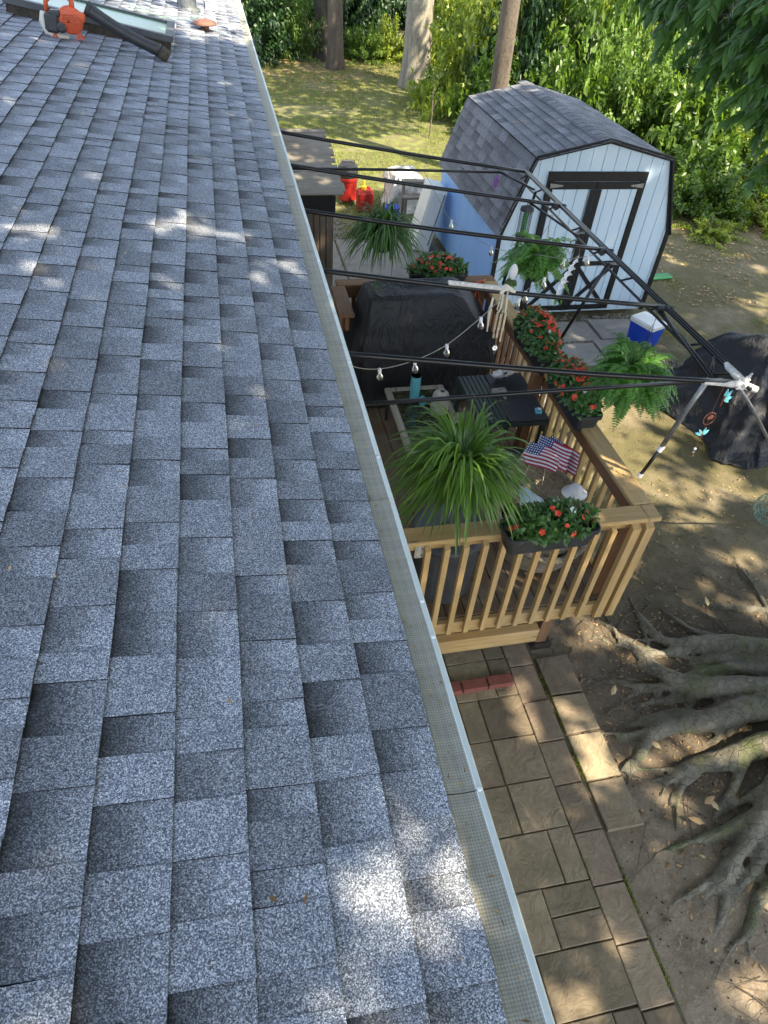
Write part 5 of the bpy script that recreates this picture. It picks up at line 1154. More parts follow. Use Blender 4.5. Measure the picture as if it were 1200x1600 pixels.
def blades(name, c, n, L, mat, parent, seed, wd=(.012, .02), up=(.2, 1.2), grav=1.0, spread=1.0):
    r_ = np.random.default_rng(seed); K = 8; V = []; F = []; rn = []
    for q in range(n):
        a = r_.random()*6.283; el = r_.uniform(*up); l = L*r_.uniform(.55, 1.12); w0 = r_.uniform(*wd)
        d = np.array([math.cos(a)*math.cos(el)*spread, math.sin(a)*math.cos(el)*spread, math.sin(el)]); p = np.array(c)+np.array([math.cos(a), math.sin(a), 0])*r_.uniform(0, .05); tw = r_.uniform(-.5, .5); bend = r_.uniform(.7, 1.25)*grav; az = r_.uniform(-.6, .6)
        b = len(V)
        for k in range(K+1):
            t = k/K; d2 = d+np.array([0, 0, -1.0])*bend*t*1.9; d2 /= np.linalg.norm(d2)
            ca_, sa_ = math.cos(az*t), math.sin(az*t); d2 = np.array([d2[0]*ca_-d2[1]*sa_, d2[0]*sa_+d2[1]*ca_, d2[2]])
            sd = np.cross(d2, [0, 0, 1.0]); sd /= max(1e-6, np.linalg.norm(sd)); nn = np.cross(sd, d2); sd = sd*math.cos(tw*t)+nn*math.sin(tw*t)
            w_ = w0*(.55+.9*t if t < .4 else .91*(1-((t-.4)/.6)**2.2)+.02)
            V += [p-sd*w_/2, p-nn*w_*.16, p+sd*w_/2]; p = p+d2*l/K
            if k: F += [(b+3*k-3, b+3*k-2, b+3*k+1, b+3*k), (b+3*k-2, b+3*k-1, b+3*k+2, b+3*k+1)]; 
        v_ = r_.random(); rn += [v_]*(2*K)
    V = np.array(V); o_ = W(parent); V = V-np.array([o_.x, o_.y, o_.z])
    me = bpy.data.meshes.new(name); fast_mesh(me, V, np.array(F)); at = me.attributes.new('rnd', 'FLOAT', 'FACE'); at.data.foreach_set('value', np.array(rn, np.float32))
    me.polygons.foreach_set('use_smooth', [True]*len(me.polygons))
    return mkobj(name, me, mat, parent)
def hanging_pot(t, c, r, h, top, mat='black_plastic'):
    x, y, z = c
    mb = MB(); mb.lathe([(r*.68, 0), (r*.72, .005), (r*.97, h*.86), (r*1.05, h*.87), (r*1.05, h), (r*.97, h), (r*.93, h*.85)], (x, y, z), 28); mb.build('pot', mat, t, smooth=False)
    mb = MB(); hk = Vector(top)
    for k in range(3):
        a = k*2.094+.4; mb.tube([(x+r*math.cos(a), y+r*math.sin(a), z+h), (hk.x, hk.y, hk.z-.06)], .0016, 5)
    hookp = [Vector((hk.x, hk.y, hk.z-.07))]+[Vector((hk.x+.018*math.cos(q), hk.y, hk.z+.004+.018*math.sin(q))) for q in [4.7, 5.6, 6.6, 7.6, 8.6]]
    mb.tube(hookp, .0025, 6); mb.build('hanger', 'black_plastic', t)
t = thing('spider_plant', 'large arching spider plant with long green blades hanging over the front rail', 'hanging plant', (.87, 2.85, 1.80), 0, 'hanging baskets'); hanging_pot(t, (.87, 2.85, 1.76), .12, .15, (.86, 2.87, 2.405))
blades('foliage', (.86, 2.84, 1.93), 520, .53, 'lf_spider', t, 31, (.013, .024), (-.1, 1.35), .95)
t2 = thing('spider_plant', 'smaller darker spider plant with a black pot hanging at the rear left by the cabinet', 'hanging plant', (.94, 5.7, 2.0), 0, 'hanging baskets'); hanging_pot(t2, (.94, 5.70, 2.03), .105, .14, (.94, 5.70, 2.605))
blades('foliage', (.94, 5.68, 2.17), 460, .46, 'lf_spider_dark', t2, 32, (.011, .018), (.1, 1.5), 1.2)
mb = MB(); mb.tube([(.94, 5.62, 2.1), (.90, 5.5, 1.98), (.89, 5.47, 1.82)], .002, 5); mb.build('runner', 'lf_spider_dark', t2); blades('plantlet', (.89, 5.46, 1.83), 14, .12, 'lf_spider_dark', t2, 33, (.008, .012), (-.5, .6))

def fern(name, c, n, L, parent, seed):
    r_ = np.random.default_rng(seed); P = []; A = []; U = []; S_ = []; rn = []; mbr = MB()
    for q in range(n):
        a = r_.random()*6.283; el = r_.uniform(.15, 1.35); l = L*r_.uniform(.6, 1.1); d = np.array([math.cos(a)*math.cos(el), math.sin(a)*math.cos(el), math.sin(el)]); p = np.array(c, float); K = 24; pts = [p.copy()]; v_ = r_.random(); bend = r_.uniform(.8, 1.3)
        for k in range(K):
            t = (k+1)/K; d2 = d+np.array([0, 0, -1.0])*bend*t*1.5; d2 /= np.linalg.norm(d2); p = p+d2*l/K; pts.append(p.copy())
            sd = np.cross(d2, [0, 0, 1.0]); sd /= max(1e-6, np.linalg.norm(sd)); up = np.cross(sd, d2)
            if k > 1:
                ll = L*.17*math.sin(min(1, t*1.6)*1.57)*(1-t**3)+.004
                for sgn in (1, -1): P.append(p); A.append(sd*sgn+d2*.35+up*.12*r_.normal()); U.append(up+.2*r_.normal(size=3)); S_.append(ll*r_.uniform(.8, 1.1)); rn.append(min(1, max(0, v_*.7+.3*t)))
        mbr.tube([tuple(x) for x in pts[::4]], .0014, 4, cap=False)
    S_ = np.array(S_)
    leaf_mesh(name, np.array(P), np.array(A), np.array(U), S_, S_*.30+.004, LEAF_OV, 'lf_fern', parent, rnd=np.array(rn)); mbr.build('stems', 'lf_fern', parent)
f1 = thing('fern', 'boston fern in a dark pot hanging before the shed doors', 'hanging plant', (2.33, 5.45, 1.9), 0, 'hanging baskets'); hanging_pot(f1, (2.33, 5.45, 1.84), .11, .14, (2.36, 5.45, 2.385)); fern('foliage', (2.33, 5.45, 1.99), 120, .42, f1, 41)
f2 = thing('fern', 'bright boston fern in a brown pot hanging near the taped end of the frame', 'hanging plant', (2.47, 3.79, 1.7), 0, 'hanging baskets'); hanging_pot(f2, (2.47, 3.79, 1.68), .12, .14, (2.50, 3.79, 2.335)); fern('foliage', (2.47, 3.79, 1.83), 160, .45, f2, 42)

# ================================================================ COVERED THINGS
def drape(name, loops, mat, parent=None, amp=.02, nz=34, seed=0):
    """vertical loft with folds; loops: (cx, cy, hx, hy, r, z)"""
    mb = MB(); L = []
    NP = 18
    for i in range(nz+1):
        u = i/nz*(len(loops)-1); k = min(int(u), len(loops)-2); f = u-k; a, b = loops[k], loops[k+1]; q = [a[j]+(b[j]-a[j])*f for j in range(6)]
        l = rrect(*q, n=NP); cx, cy = q[0], q[1]; out_ = []
        for (x, y, z) in l:
            th = math.atan2(y-cy, x-cx); p = Vector((x, y, z)); dn = 1-i/nz
            cx3, sy3 = math.cos(th), math.sin(th); o = amp*(mnoise.noise(Vector((cx3*1.6+seed, sy3*1.6, z*2.2)))*1.0-1.5*abs(mnoise.noise(Vector((cx3*5+seed, sy3*5, z*.7))))*(.35+dn)-.9*abs(mnoise.noise(Vector((cx3*11, sy3*11+seed, z*1.6))))*dn+.3*mnoise.noise(p*7))
            dd = Vector((x-cx, y-cy, 0)); 
            if dd.length > 1e-5: dd.normalize()
            out_.append((x+dd.x*o*1.6, y+dd.y*o*1.6, z+.9*amp*mnoise.noise(p*4+Vector((seed, 0, 0)))*(i/nz)))
        L.append(out_)
    loft(mb, L, False, True); return mb.build(name, mat, parent, smooth=True)
g = thing('covered_grill', 'barbecue grill under a large black fabric cover at the rear of the deck', 'grill', (1.35, 5.65, .612))
drape('cover', [(1.36, 5.64, .75, .36, .08, .635), (1.37, 5.64, .74, .36, .07, 1.05), (1.39, 5.65, .72, .34, .05, 1.30), (1.30, 5.66, .55, .28, .06, 1.56), (1.27, 5.67, .47, .23, .06, 1.67), (1.27, 5.67, .40, .17, .05, 1.70), (1.27, 5.67, .05, .03, .02, 1.69)], 'black_cloth', g, .055, 56, 3)
mb = MB()
for px, py in ((.85, 5.45), (1.85, 5.45), (.85, 5.85), (1.85, 5.85)): mb = MB(); mb.bbox(px-.03, px+.03, py-.03, py+.03, .613, .70, .004); mb.build('caster', 'black_plastic', g)
mb = MB(); mb.tube([(1.60, 5.318, 1.20), (1.60, 5.30, 1.0), (1.605, 5.29, .75)], .006, 6); mb.build('seam', 'black_cloth', g)
g = thing('covered_furniture', 'garden furniture under a wide black cover on the dirt at the right edge', 'furniture', (5.7, 5.55, 0))
drape('cover', [(5.74, 5.56, 1.22, 1.10, .55, .0), (5.72, 5.58, 1.10, .98, .5, .07), (5.70, 5.60, .90, .80, .4, .32), (5.66, 5.64, .66, .58, .28, .62), (5.62, 5.68, .42, .36, .16, .78), (5.58, 5.70, .20, .16, .08, .86), (5.56, 5.70, .03, .03, .02, .885)], 'black_cloth', g, .13, 60, 8)

# ================================================================ DECK FURNITURE
t = thing('coffee_table', 'low driftwood framed glass top table beside the house on the deck', 'table', (1.22, 4.68, .612))
X0, X1, Y0, Y1, Z = .93, 1.50, 4.15, 5.16, .95
for (a, b, c, d) in ((X0, X0+.06, Y0, Y1), (X1-.06, X1, Y0, Y1), (X0+.061, X1-.061, Y1-.06, Y1), (X0+.061, X1-.061, Y0, Y0+.06)): mb = MB(); mb.bbox(a, b, c, d, Z-.04, Z, .008); mb.build('frame_rail', 'drift', t)
mb = MB(); mb.bbox(X0+.058, X1-.058, Y0+.058, Y1-.058, Z-.018, Z-.010, .001); mb.build('glass_top', 'table_glass', t)
for (a, b) in ((X0+.03, Y0+.05), (X1-.03, Y0+.05), (X0+.03, Y1-.05), (X1-.03, Y1-.05)): mb = MB(); mb.tube([(a, b, .613), (a, b, Z-.04)], .018, 8); mb.build('leg', 'black_plastic', t)
t = thing('vase', 'tall teal vase with scalloped texture standing on the driftwood table', 'vase', (1.16, 4.93, Z))
mb = MB(); pr = []
n = 30
for i in range(27):
    z = i/26*.26; pr.append((.040+.006*math.sin(i/26*2.6), z))
vs = []; 
for i, (r, z) in enumerate(pr):
    for k in range(n):
        th = 6.283*k/n; q = r+.0022*abs(math.sin(th*5+(i//3 % 2)*1.57/1))*abs(math.sin(i*1.05)); vs.append((1.16+q*math.cos(th), 4.93+q*math.sin(th), Z+z))
mb.add(vs, [(i*n+k, i*n+(k+1) % n, (i+1)*n+(k+1) % n, (i+1)*n+k) for i in range(len(pr)-1) for k in range(n)]+[tuple(range(n-1, -1, -1))])
mb.lathe([(.034, .06), (.038, .262), (.044, .262)], (1.16, 4.93, Z), 24); mb.build('vase_body', 'teal_glaze', t, smooth=True)
mb = MB(); n = 30; vs = []
for (r, z, s_) in ((.018, 0, 0), (.03, .006, 0), (.022, .02, 0), (.045, .05, .35), (.055, .062, .45), (.048, .058, .45), (.02, .025, .0)):
    for k in range(n): th = 6.283*k/n; q = r*(1+s_*math.cos(5*th)*.6); vs.append((1.215+q*math.cos(th), 4.845+q*math.sin(th), Z+z))
mb.add(vs, [(i*n+k, i*n+(k+1) % n, (i+1)*n+(k+1) % n, (i+1)*n+k) for i in range(6) for k in range(n)]+[tuple(range(n-1, -1, -1)), tuple(6*n+k for k in range(n))])
tag(mb.build('star_dish', 'teal_glaze', smooth=True), 'small teal star shaped candle dish in front of the tall teal vase', 'dish')
t = thing('birdhouse_pot', 'cream ceramic stump with a dark hole on the driftwood table', 'ornament', (1.35, 4.74, Z))
mb = MB(); mb.lathe([(.078, 0), (.082, .01), (.078, .10), (.072, .17), (.062, .195), (.03, .205), (.001, .207)], (1.35, 4.74, Z), 26, wob=.03); mb.build('stump', 'ceramic', t, smooth=True)
mb = MB(); mb.lathe([(.02, 0), (.021, .004), (.001, .005)], (1.36, 4.745, Z+.2045), 14); mb.build('hole', 'black_plastic', t)
t = thing('patio_table', 'dark green black slatted patio table against the right rail', 'table', (1.78, 4.42, .612)); Z2 = 1.26
X0, X1, Y0, Y1 = 1.50, 2.10, 4.10, 4.82
k = 0; x = X0
mb = MB()
while x < 1.74: mb.bbox(x, x+.036, Y0+.01, Y1-.01, Z2-.02, Z2, .004); x += .041
mb.build('slats', 'dark_table', t)
mb = MB(); mb.bbox(1.752, X1, Y0+.01, Y1-.01, Z2-.02, Z2+.002, .006); mb.build('side_panel', 'black_plastic', t)
mb = MB(); mb.bbox(X0, X1, Y0, Y0+.03, Z2-.06, Z2-.021, .004); mb.bbox(X0, X1, Y1-.03, Y1, Z2-.06, Z2-.021, .004); mb.bbox(X0, X0+.03, Y0+.031, Y1-.031, Z2-.06, Z2-.021, .004); mb.bbox(X1-.03, X1, Y0+.031, Y1-.031, Z2-.06, Z2-.021, .004); mb.build('apron', 'dark_table', t)
for (a, b) in ((X0+.03, Y0+.03), (X1-.03, Y0+.03), (X0+.03, Y1-.03), (X1-.03, Y1-.03)): mb = MB(); mb.bbox(a-.02, a+.02, b-.02, b+.02, .613, Z2-.061, .004); mb.build('leg', 'dark_table', t)
# shell dish, block, box on the table
t = thing('shell_dish', 'white ribbed shell shaped dish standing at the back of the patio table', 'dish', (1.86, 4.66, Z2))
mb = MB(); n = 44; vs = []
for (r, o) in ((.015, .02), (.05, .016), (.09, .008), (.105, .0), (.10, -.006), (.05, .004)):
    for k in range(n): th = 6.283*k/n; q = r*(1+.05*math.cos(11*th)*(r > .04)); vs.append((1.86+q*math.cos(th), 4.66-.05*math.sin(th)*r/.1+.01*math.cos(11*th)*(r > .04)-o-(q*math.sin(th))*.15, Z2+.105+q*math.sin(th)*.9))
mb.add(vs, [(i*n+k, i*n+(k+1) % n, (i+1)*n+(k+1) % n, (i+1)*n+k) for i in range(5) for k in range(n)]+[tuple(range(n-1, -1, -1))]); mb.build('shell', 'white', t, smooth=True)
mb = MB(); mb.sphere((1.86, 4.625, Z2+.13), .018, 10, 6); mb.build('knob', 'rust', t, smooth=True)
mb = MB(); mb.obox((1.78, 4.50, Z2+.026), .13, .06, .045, Matrix.Rotation(R(4), 3, 'Z'), .006); mb.obox((1.81, 4.44, Z2+.012), .02, .07, .012, Matrix.Rotation(R(4), 3, 'Z'), .003); mb.obox((1.78, 4.50, Z2+.052), .02, .02, .02)
tag(mb.build('wooden_block', 'concrete'), 'small grey weathered block with a handle lying on the patio table', 'block')
t = thing('small_box', 'little light blue box on the black end of the patio table', 'box', (2.03, 4.20, Z2)); mb = MB(); mb.obox((2.03, 4.20, Z2+.018), .055, .055, .032, Matrix.Rotation(R(-8), 3, 'Z'), .005); mb.build('body', 'teal_glaze', t); mb = MB(); mb.obox((2.035, 4.20, Z2+.038), .03, .03, .006, Matrix.Rotation(R(-8), 3, 'Z'), .002); mb.build('lid', 'white', t)
t = thing('storage_box', 'black storage box on the deck between patio table and wicker chair', 'box', (1.85, 3.93, .612)); mb = MB(); loft(mb, [rrect(1.86, 3.90, .22, .13, .03, .614), rrect(1.86, 3.90, .235, .145, .03, .98)]); mb.build('body', 'black_plastic', t); mb = MB(); loft(mb, [rrect(1.86, 3.90, .245, .155, .03, .981), rrect(1.86, 3.90, .245, .155, .03, 1.01), rrect(1.86, 3.90, .225, .135, .03, 1.022)]); mb.build('lid', 'black_plastic', t)
mb = MB(); mb.tube([(1.78, 3.75, 1.0), (1.80, 3.74, 1.03), (1.86, 3.74, 1.035), (1.88, 3.75, 1.0)], .008, 7); mb.build('clasp', 'galv', t)
# wicker tub chair
t = thing('wicker_chair', 'round woven wicker tub chair in the deck corner holding small flags', 'chair', (1.78, 3.34, .612))
mb = MB(); n = 84; rows = 40; vs = []; C0 = (1.78, 3.27)
for i in range(rows+1):
    z = i/rows
    for k in range(n):
        th = 6.283*k/n; back = .5+.5*math.sin(th-.3)
        topz = .22+.36*back**1.3; zz = .612+.03+z*topz; q = (.285+.08*z)*(1+.012*((k+i) % 2)+.05*z*back)
        vs.append((C0[0]+q*math.cos(th), C0[1]+q*math.sin(th)*.96, zz))
mb.add(vs, [(i*n+k, i*n+(k+1) % n, (i+1)*n+(k+1) % n, (i+1)*n+k) for i in range(rows) for k in range(n)])
mb.build('woven_shell', 'wicker', t, smooth=False)
mb = MB(); rim = [Vector(vs[rows*n+k]) for k in range(n)]; mb.tube(rim, .024, 8, closed=True); mb.build('rim', 'wicker', t, smooth=True)
mb = MB(); loft(mb, [[(C0[0]+r*math.cos(6.283*k/30), C0[1]+r*math.sin(6.283*k/30), z) for k in range(30)] for r, z in ((.25, .80), (.29, .82), (.295, .86), (.27, .90), (.12, .915))]); mb.build('cushion', 'wicker', t, smooth=True)
for a in (.6, 2.2, 3.8, 5.4): mb = MB(); mb.tube([(C0[0]+.2*math.cos(a), C0[1]+.2*math.sin(a), .613), (C0[0]+.22*math.cos(a), C0[1]+.22*math.sin(a), .66)], .016, 7); mb.build('leg', 'wicker', t)
mb = MB()
vs = []; nn_ = 10
for i in range(nn_+1):
    for j in range(nn_+1):
        u, v = i/nn_, j/nn_; vs.append((1.60+.20*u+.02*v, 3.30+.16*v-.05*u, 1.03+.05*math.sin(u*3)*math.sin(v*3)+.12*v*(1-u)))
vs2 = [(x, y, z-.012) for x, y, z in vs]; m_ = nn_+1
mb.add(vs+vs2, [(i*m_+j, (i+1)*m_+j, (i+1)*m_+j+1, i*m_+j+1) for i in range(nn_) for j in range(nn_)]+[(m_*m_+i*m_+j, m_*m_+i*m_+j+1, m_*m_+(i+1)*m_+j+1, m_*m_+(i+1)*m_+j) for i in range(nn_) for j in range(nn_)])
tag(mb.build('folded_cloth', 'shed_front', smooth=True), 'pale blue green cloth draped on the wicker chair behind the front flower box', 'cloth')
t = thing('sun_hat', 'white rounded sun hat hung on the rim of the wicker chair', 'hat', (2.02, 3.42, 1.10)); mb = MB(); mb.lathe([(.10, 0), (.098, .006), (.062, .014), (.055, .05), (.035, .07), (.001, .075)], (2.02, 3.33, 1.14), 24, 1, .9); mb.build('hat_body', 'white', t, smooth=True)
# small flags
s = NT('flag_canton'); P = s.sepxyz(s.tc.outputs['UV'])
def fr(c, k, off=0):
    return s.math('PINGPONG', s.math('ADD', s.math('MULTIPLY', c, k), off), .5)
fx = s.math('SUBTRACT', fr(P[0], 6), .25); fy = s.math('SUBTRACT', fr(P[1], 5), .25)
MATS.pop('x', None)
du = s.n('Math', operation='FRACT'); s.l(s.math('MULTIPLY', P[0], 6), du.inputs[0]); dv = s.n('Math', operation='FRACT'); s.l(s.math('MULTIPLY', P[1], 5), dv.inputs[0])
dd = s.math('ADD', s.math('POWER', s.math('ABSOLUTE', s.math('SUBTRACT', du.outputs[0], .5)), 2), s.math('POWER', s.math('ABSOLUTE', s.math('SUBTRACT', dv.outputs[0], .5)), 2))
s.col(s.mix(s.math('LESS_THAN', dd, .06), (.02, .035, .16), (.75, .75, .8))); s.rough(.7); s.done('flag_canton')
pm('flag_red', (.38, .02, .05), None, 30, .7, .1); pm('flag_white', (.72, .70, .74), None, 30, .7, .1)
def flag(label, o, hd, fd, seed):
    t = thing('flag', label, 'flag', o, 0, 'small striped flags in the wicker chair'); hd = Vector(hd); fd = Vector(fd); nn = hd.cross(fd).normalized()
    H_, F_ = .185, .29; nf = 24; vs = []; fs = []; mi = []; uv = []
    for j in range(14):
        for i in range(nf+1):
            u, v = i/nf, j/13; p = Vector(o)+hd.normalized()*(v*H_)+fd.normalized()*(u*F_)+nn*(.016*math.sin(u*6+v*2.2+seed)*(.3+u)+.008*math.sin(v*7+seed)); vs.append(p); uv.append((u, v))
    for j in range(13):
        for i in range(nf): fs.append((j*(nf+1)+i, j*(nf+1)+i+1, (j+1)*(nf+1)+i+1, (j+1)*(nf+1)+i)); mi.append(2 if (i < nf*.4 and j >= 6) else (j % 2))
    me = bpy.data.meshes.new('cloth'); me.from_pydata([tuple(v-Vector(o)) for v in vs], [], fs); me.polygons.foreach_set('material_index', mi); ul = me.uv_layers.new(name='UVMap')
    for l in me.loops: a, b = uv[l.vertex_index]; ul.data[l.index].uv = (a/.4, (b-6/13)/(7/13))
    me.polygons.foreach_set('use_smooth', [True]*len(fs)); mkobj('flag_cloth', me, ['flag_red', 'flag_white', 'flag_canton'], t)
    q0 = Vector(o)-hd.normalized()*.22; q1 = Vector(o)+hd.normalized()*(H_+.02); mb = MB(); mb.tube([q0, q1], .0035, 6); mb.build('stick', 'bamboo', t); mb = MB(); mb.sphere(q1, .008, 8, 6); mb.build('finial', 'yellow_plastic', t, smooth=True)
flag('leftmost small striped flag fanned out of the wicker chair', (1.66, 3.64, 1.24), (.62, .55, .50), (.80, -.75, .10), 0.4)
flag('middle small striped flag in the fan above the wicker chair', (1.78, 3.66, 1.26), (.45, .60, .50), (.55, -.85, .12), 2.0)
flag('rightmost small striped flag in the fan, nearest the right rail', (1.90, 3.64, 1.24), (.30, .62, .50), (.42, -.90, .05), 3.9)
# ribbed bin behind the front rail
t = thing('bin', 'dark grey ribbed plastic bin behind the front rail near the house', 'bin', (.94, 3.04, .612))
mb = MB(); n = 72; vs = []
for (r, z) in ((.20, 0), (.215, .02), (.235, .50), (.25, .52), (.25, .56)):
    for k in range(n): th = 6.283*k/n; q = r*(1-.035*(1 if (k % 12) < 3 else 0)*(z < .51)); vs.append((.94+q*math.cos(th), 3.04+q*math.sin(th), .613+z))
mb.add(vs, [(i*n+k, i*n+(k+1) % n, (i+1)*n+(k+1) % n, (i+1)*n+k) for i in range(4) for k in range(n)]+[tuple(range(n-1, -1, -1))]); mb.build('body', 'grey_plastic', t)
mb = MB(); mb.lathe([(.26, .561), (.262, .58), (.22, .60), (.08, .62), (.001, .622)], (.94, 3.04, .613), 36); mb.build('lid', 'grey_plastic', t, smooth=True)
mb = MB(); mb.tube([(.88, 3.04, 1.225), (.89, 3.04, 1.26), (.99, 3.04, 1.26), (1.0, 3.04, 1.225)], .009, 7); mb.build('handle', 'black_plastic', t)
t = thing('garden_pot', 'small dark green leafy pot in the deck corner between gutter and front rail', 'potted plant', (.42, 3.05, .612)); mb = MB(); mb.lathe([(.07, 0), (.10, .16), (.11, .16), (.11, .18), (.095, .18), (.09, .15)], (.42, 3.05, .613), 20); mb.build('pot', 'black_plastic', t)
P = np.array([.42, 3.05, .9])+rng.normal(size=(220, 3))*np.array([.07, .07, .07]); leaf_mesh('foliage', P, rdir(220, -.1), rdir(220, 1), .07, .04, LEAF_OV, 'lf_dark', t)
# terracotta pot with orange cord on the rear corner
t = thing('clay_pot', 'terracotta pot with orange cord at the rear right corner of the deck rail', 'pot', (2.02, 6.05, 1.2)); mb = MB(); mb.sphere((2.0, 6.03, 1.27), .10, 18, 12, (1, 1, 1.05)); mb.build('pot', 'terracotta', t, smooth=True)
mb = MB()
for k in range(4): a = k*1.57; mb.tube([(2.0+.09*math.cos(a), 6.03+.09*math.sin(a), 1.30), (2.02, 6.06, 1.52)], .006, 6)
mb.tube([(2.02, 6.06, 1.52), (2.10, 6.08, 1.53), (2.14, 6.15, 1.51)], .008, 6); mb.build('cord', 'orange_plastic', t)

# ================================================================ YARD THINGS
cl = thing('cooler', 'small blue cooler with a white lid standing on the slabs by the fern', 'cooler', (5.02, 7.27, .03), R(22))
mb = MB(); loft(mb, [rrect(0, 0, .125, .17, .03, 0), rrect(0, 0, .145, .195, .035, .26)]); mb.build('body', 'blue_plastic', cl, world=False)
mb = MB(); loft(mb, [rrect(0, 0, .15, .20, .035, .261), rrect(0, 0, .152, .202, .035, .305), rrect(0, 0, .135, .185, .03, .325), rrect(0, 0, .06, .10, .03, .328)]); mb.build('lid', 'white_plastic', cl, world=False)
mb = MB(); mb.tube([(.155, -.13, .22), (.20, -.13, .20), (.215, 0, .19), (.20, .13, .20), (.155, .13, .22)], .012, 8); mb.build('handle', 'white_plastic', cl, world=False)
t = thing('shop_vacuum', 'red canister shop vacuum with a black motor head at the edge of the lawn', 'vacuum', (1.80, 12.6, 0)); mb = MB(); mb.lathe([(.15, .06), (.165, .08), (.17, .38), (.18, .40), (.18, .44), (.16, .45)], (1.80, 12.6, 0), 26); mb.build('tank', 'red_plastic', t)
mb = MB(); mb.lathe([(.17, .451), (.18, .50), (.185, .56), (.17, .64), (.12, .67), (.001, .675)], (1.80, 12.6, 0), 24); mb.build('motor_head', 'black_plastic', t)
mb = MB(); mb.tube([(1.68, 12.6, .66), (1.70, 12.6, .71), (1.90, 12.6, .71), (1.92, 12.6, .66)], .014, 7); mb.build('handle', 'black_plastic', t)
for a in (.5, 2.1, 3.7, 5.3): mb = MB(); mb.sphere((1.8+.15*math.cos(a), 12.6+.15*math.sin(a), .035), .034, 10, 6); mb.build('caster', 'black_plastic', t)
t = thing('fuel_can', 'red fuel can with a yellow spout standing beside the shop vacuum', 'fuel can', (2.05, 12.2, 0)); mb = MB(); loft(mb, [rrect(2.05, 12.2, .13, .09, .035, 0), rrect(2.05, 12.2, .145, .105, .04, .02), rrect(2.05, 12.2, .145, .105, .04, .30), rrect(2.05, 12.2, .12, .085, .04, .36)]); mb.build('body', 'red_plastic', t)
mb = MB(); mb.lathe([(.05, .36), (.052, .41), (.03, .43), (.022, .50), (.001, .505)], (2.02, 12.2, 0), 14); mb.build('spout', 'yellow_plastic', t); mb = MB(); mb.tube([(1.97, 12.2, .355), (1.98, 12.2, .40), (2.12, 12.2, .40), (2.14, 12.2, .35)], .014, 7); mb.build('handle', 'red_plastic', t)
t = thing('tarp_pile', 'lumpy pile under a pale plastic tarp behind the shed corner', 'tarp', (2.75, 12.3, 0)); drape('tarp', [(2.78, 12.3, .42, .38, .2, .0), (2.78, 12.3, .36, .33, .18, .35), (2.76, 12.3, .28, .26, .16, .60), (2.75, 12.3, .12, .10, .08, .72), (2.75, 12.3, .03, .02, .01, .73)], 'white_tarp', t, .07, 26, 5)
for k, (y, z, l_) in enumerate(((11.55, .70, 'uppermost pale board resting across the junk by the shed'), (11.4, .50, 'lower grey board resting across the junk by the shed'))):
    mb = MB(); mb.obox((2.80, y, z), .50, .14, .04, Matrix.Rotation(R(-4+6*k), 3, 'Z'), .004); tag(mb.build('board', 'oldwood'), l_, 'board')
t = thing('work_stand', 'low wooden stand holding boards between tarp pile and shed', 'stand', (2.80, 11.5, 0))
for (x, y) in ((2.60, 11.40), (3.0, 11.40), (2.60, 11.6), (3.0, 11.6)): mb = MB(); mb.bbox(x-.02, x+.02, y-.02, y+.02, 0, .47, .003); mb.build('leg', 'oldwood', t)
mb = MB(); mb.bbox(2.56, 3.03, 11.37, 11.64, .471, .479, .002); mb.bbox(2.56, 2.60, 11.50, 11.60, .4795, .678, .003); mb.bbox(2.99, 3.03, 11.50, 11.60, .4795, .678, .003); mb.build('top', 'oldwood', t)
t = thing('folding_table', 'white folding table stood on end leaning against the blue shed side', 'table', (2.62, 10.35, 0))
rot = Matrix.Rotation(R(13), 3, 'Y')
mb = MB(); k0 = len(mb.v); mb.bbox(-.15, .12, -.06, .0, 0, .98, .012); mb.bbox(-.12, .09, -.075, -.061, .04, .93, .008)
for i in range(k0, len(mb.v)): v = rot @ Vector(mb.v[i]); mb.v[i] = (v.x+2.64, v.y+10.35, v.z+.04)
mb.build('table_top', 'white_plastic', t)
mb = MB(); k0 = 0; mb.bbox(-.13, .13, .004, .45, .02, .96, .012)
for i in range(k0, len(mb.v)): v = rot @ Vector(mb.v[i]); mb.v[i] = (v.x+2.64, v.y+10.35, v.z+.04)
mb.build('folded_half', 'white_plastic', t)
mb = MB(); mb.tube([Vector((2.73, 10.27, .15)), Vector((2.92, 10.27, .92))], .010, 7); mb.build('leg_tube', 'galv', t)
mb = MB(); mb.lathe([(.11, 0), (.13, .26), (.135, .26), (.135, .28), (.12, .28)], (2.42, 11.6, 0), 20); tag(mb.build('bucket', 'blue_plastic'), 'blue bucket on the ground in front of the tarp pile', 'bucket')
t = thing('wire_sphere', 'green wire garden ball on the dirt at the right edge', 'garden ornament', (4.62, 3.82, .16))
mb = MB()
for k in range(9):
    a = k*math.pi/9; mb.tube([(4.62+.17*math.cos(q)*math.cos(a), 3.82+.17*math.cos(q)*math.sin(a), .165+.17*math.sin(q)) for q in [6.283*j/24 for j in range(24)]], .003, 5, closed=True)
for z in (-.12, -.06, 0, .06, .12): r = math.sqrt(.17**2-z*z); mb.tube([(4.62+r*math.cos(6.283*j/24), 3.82+r*math.sin(6.283*j/24), .165+z) for j in range(24)], .003, 5, closed=True)
mb.build('wire_cage', 'green_wire', t)
mb = MB(); mb.obox((6.30, 9.15, .04), .42, .16, .05, Matrix.Rotation(R(6), 3, 'Z'), .02); tag(mb.build('garden_tray', 'green_plastic'), 'small green plastic tray on the ground right of the shed', 'tray')
mb = MB(); mb.tube([(3.09+.022*math.cos(6.283*j/18), 2.60+.022*math.sin(6.283*j/18), .05) for j in range(18)], .0035, 6, closed=True); tag(mb.build('ring', 'white_plastic'), 'tiny white ring lying on the dirt among the twigs', 'ring')

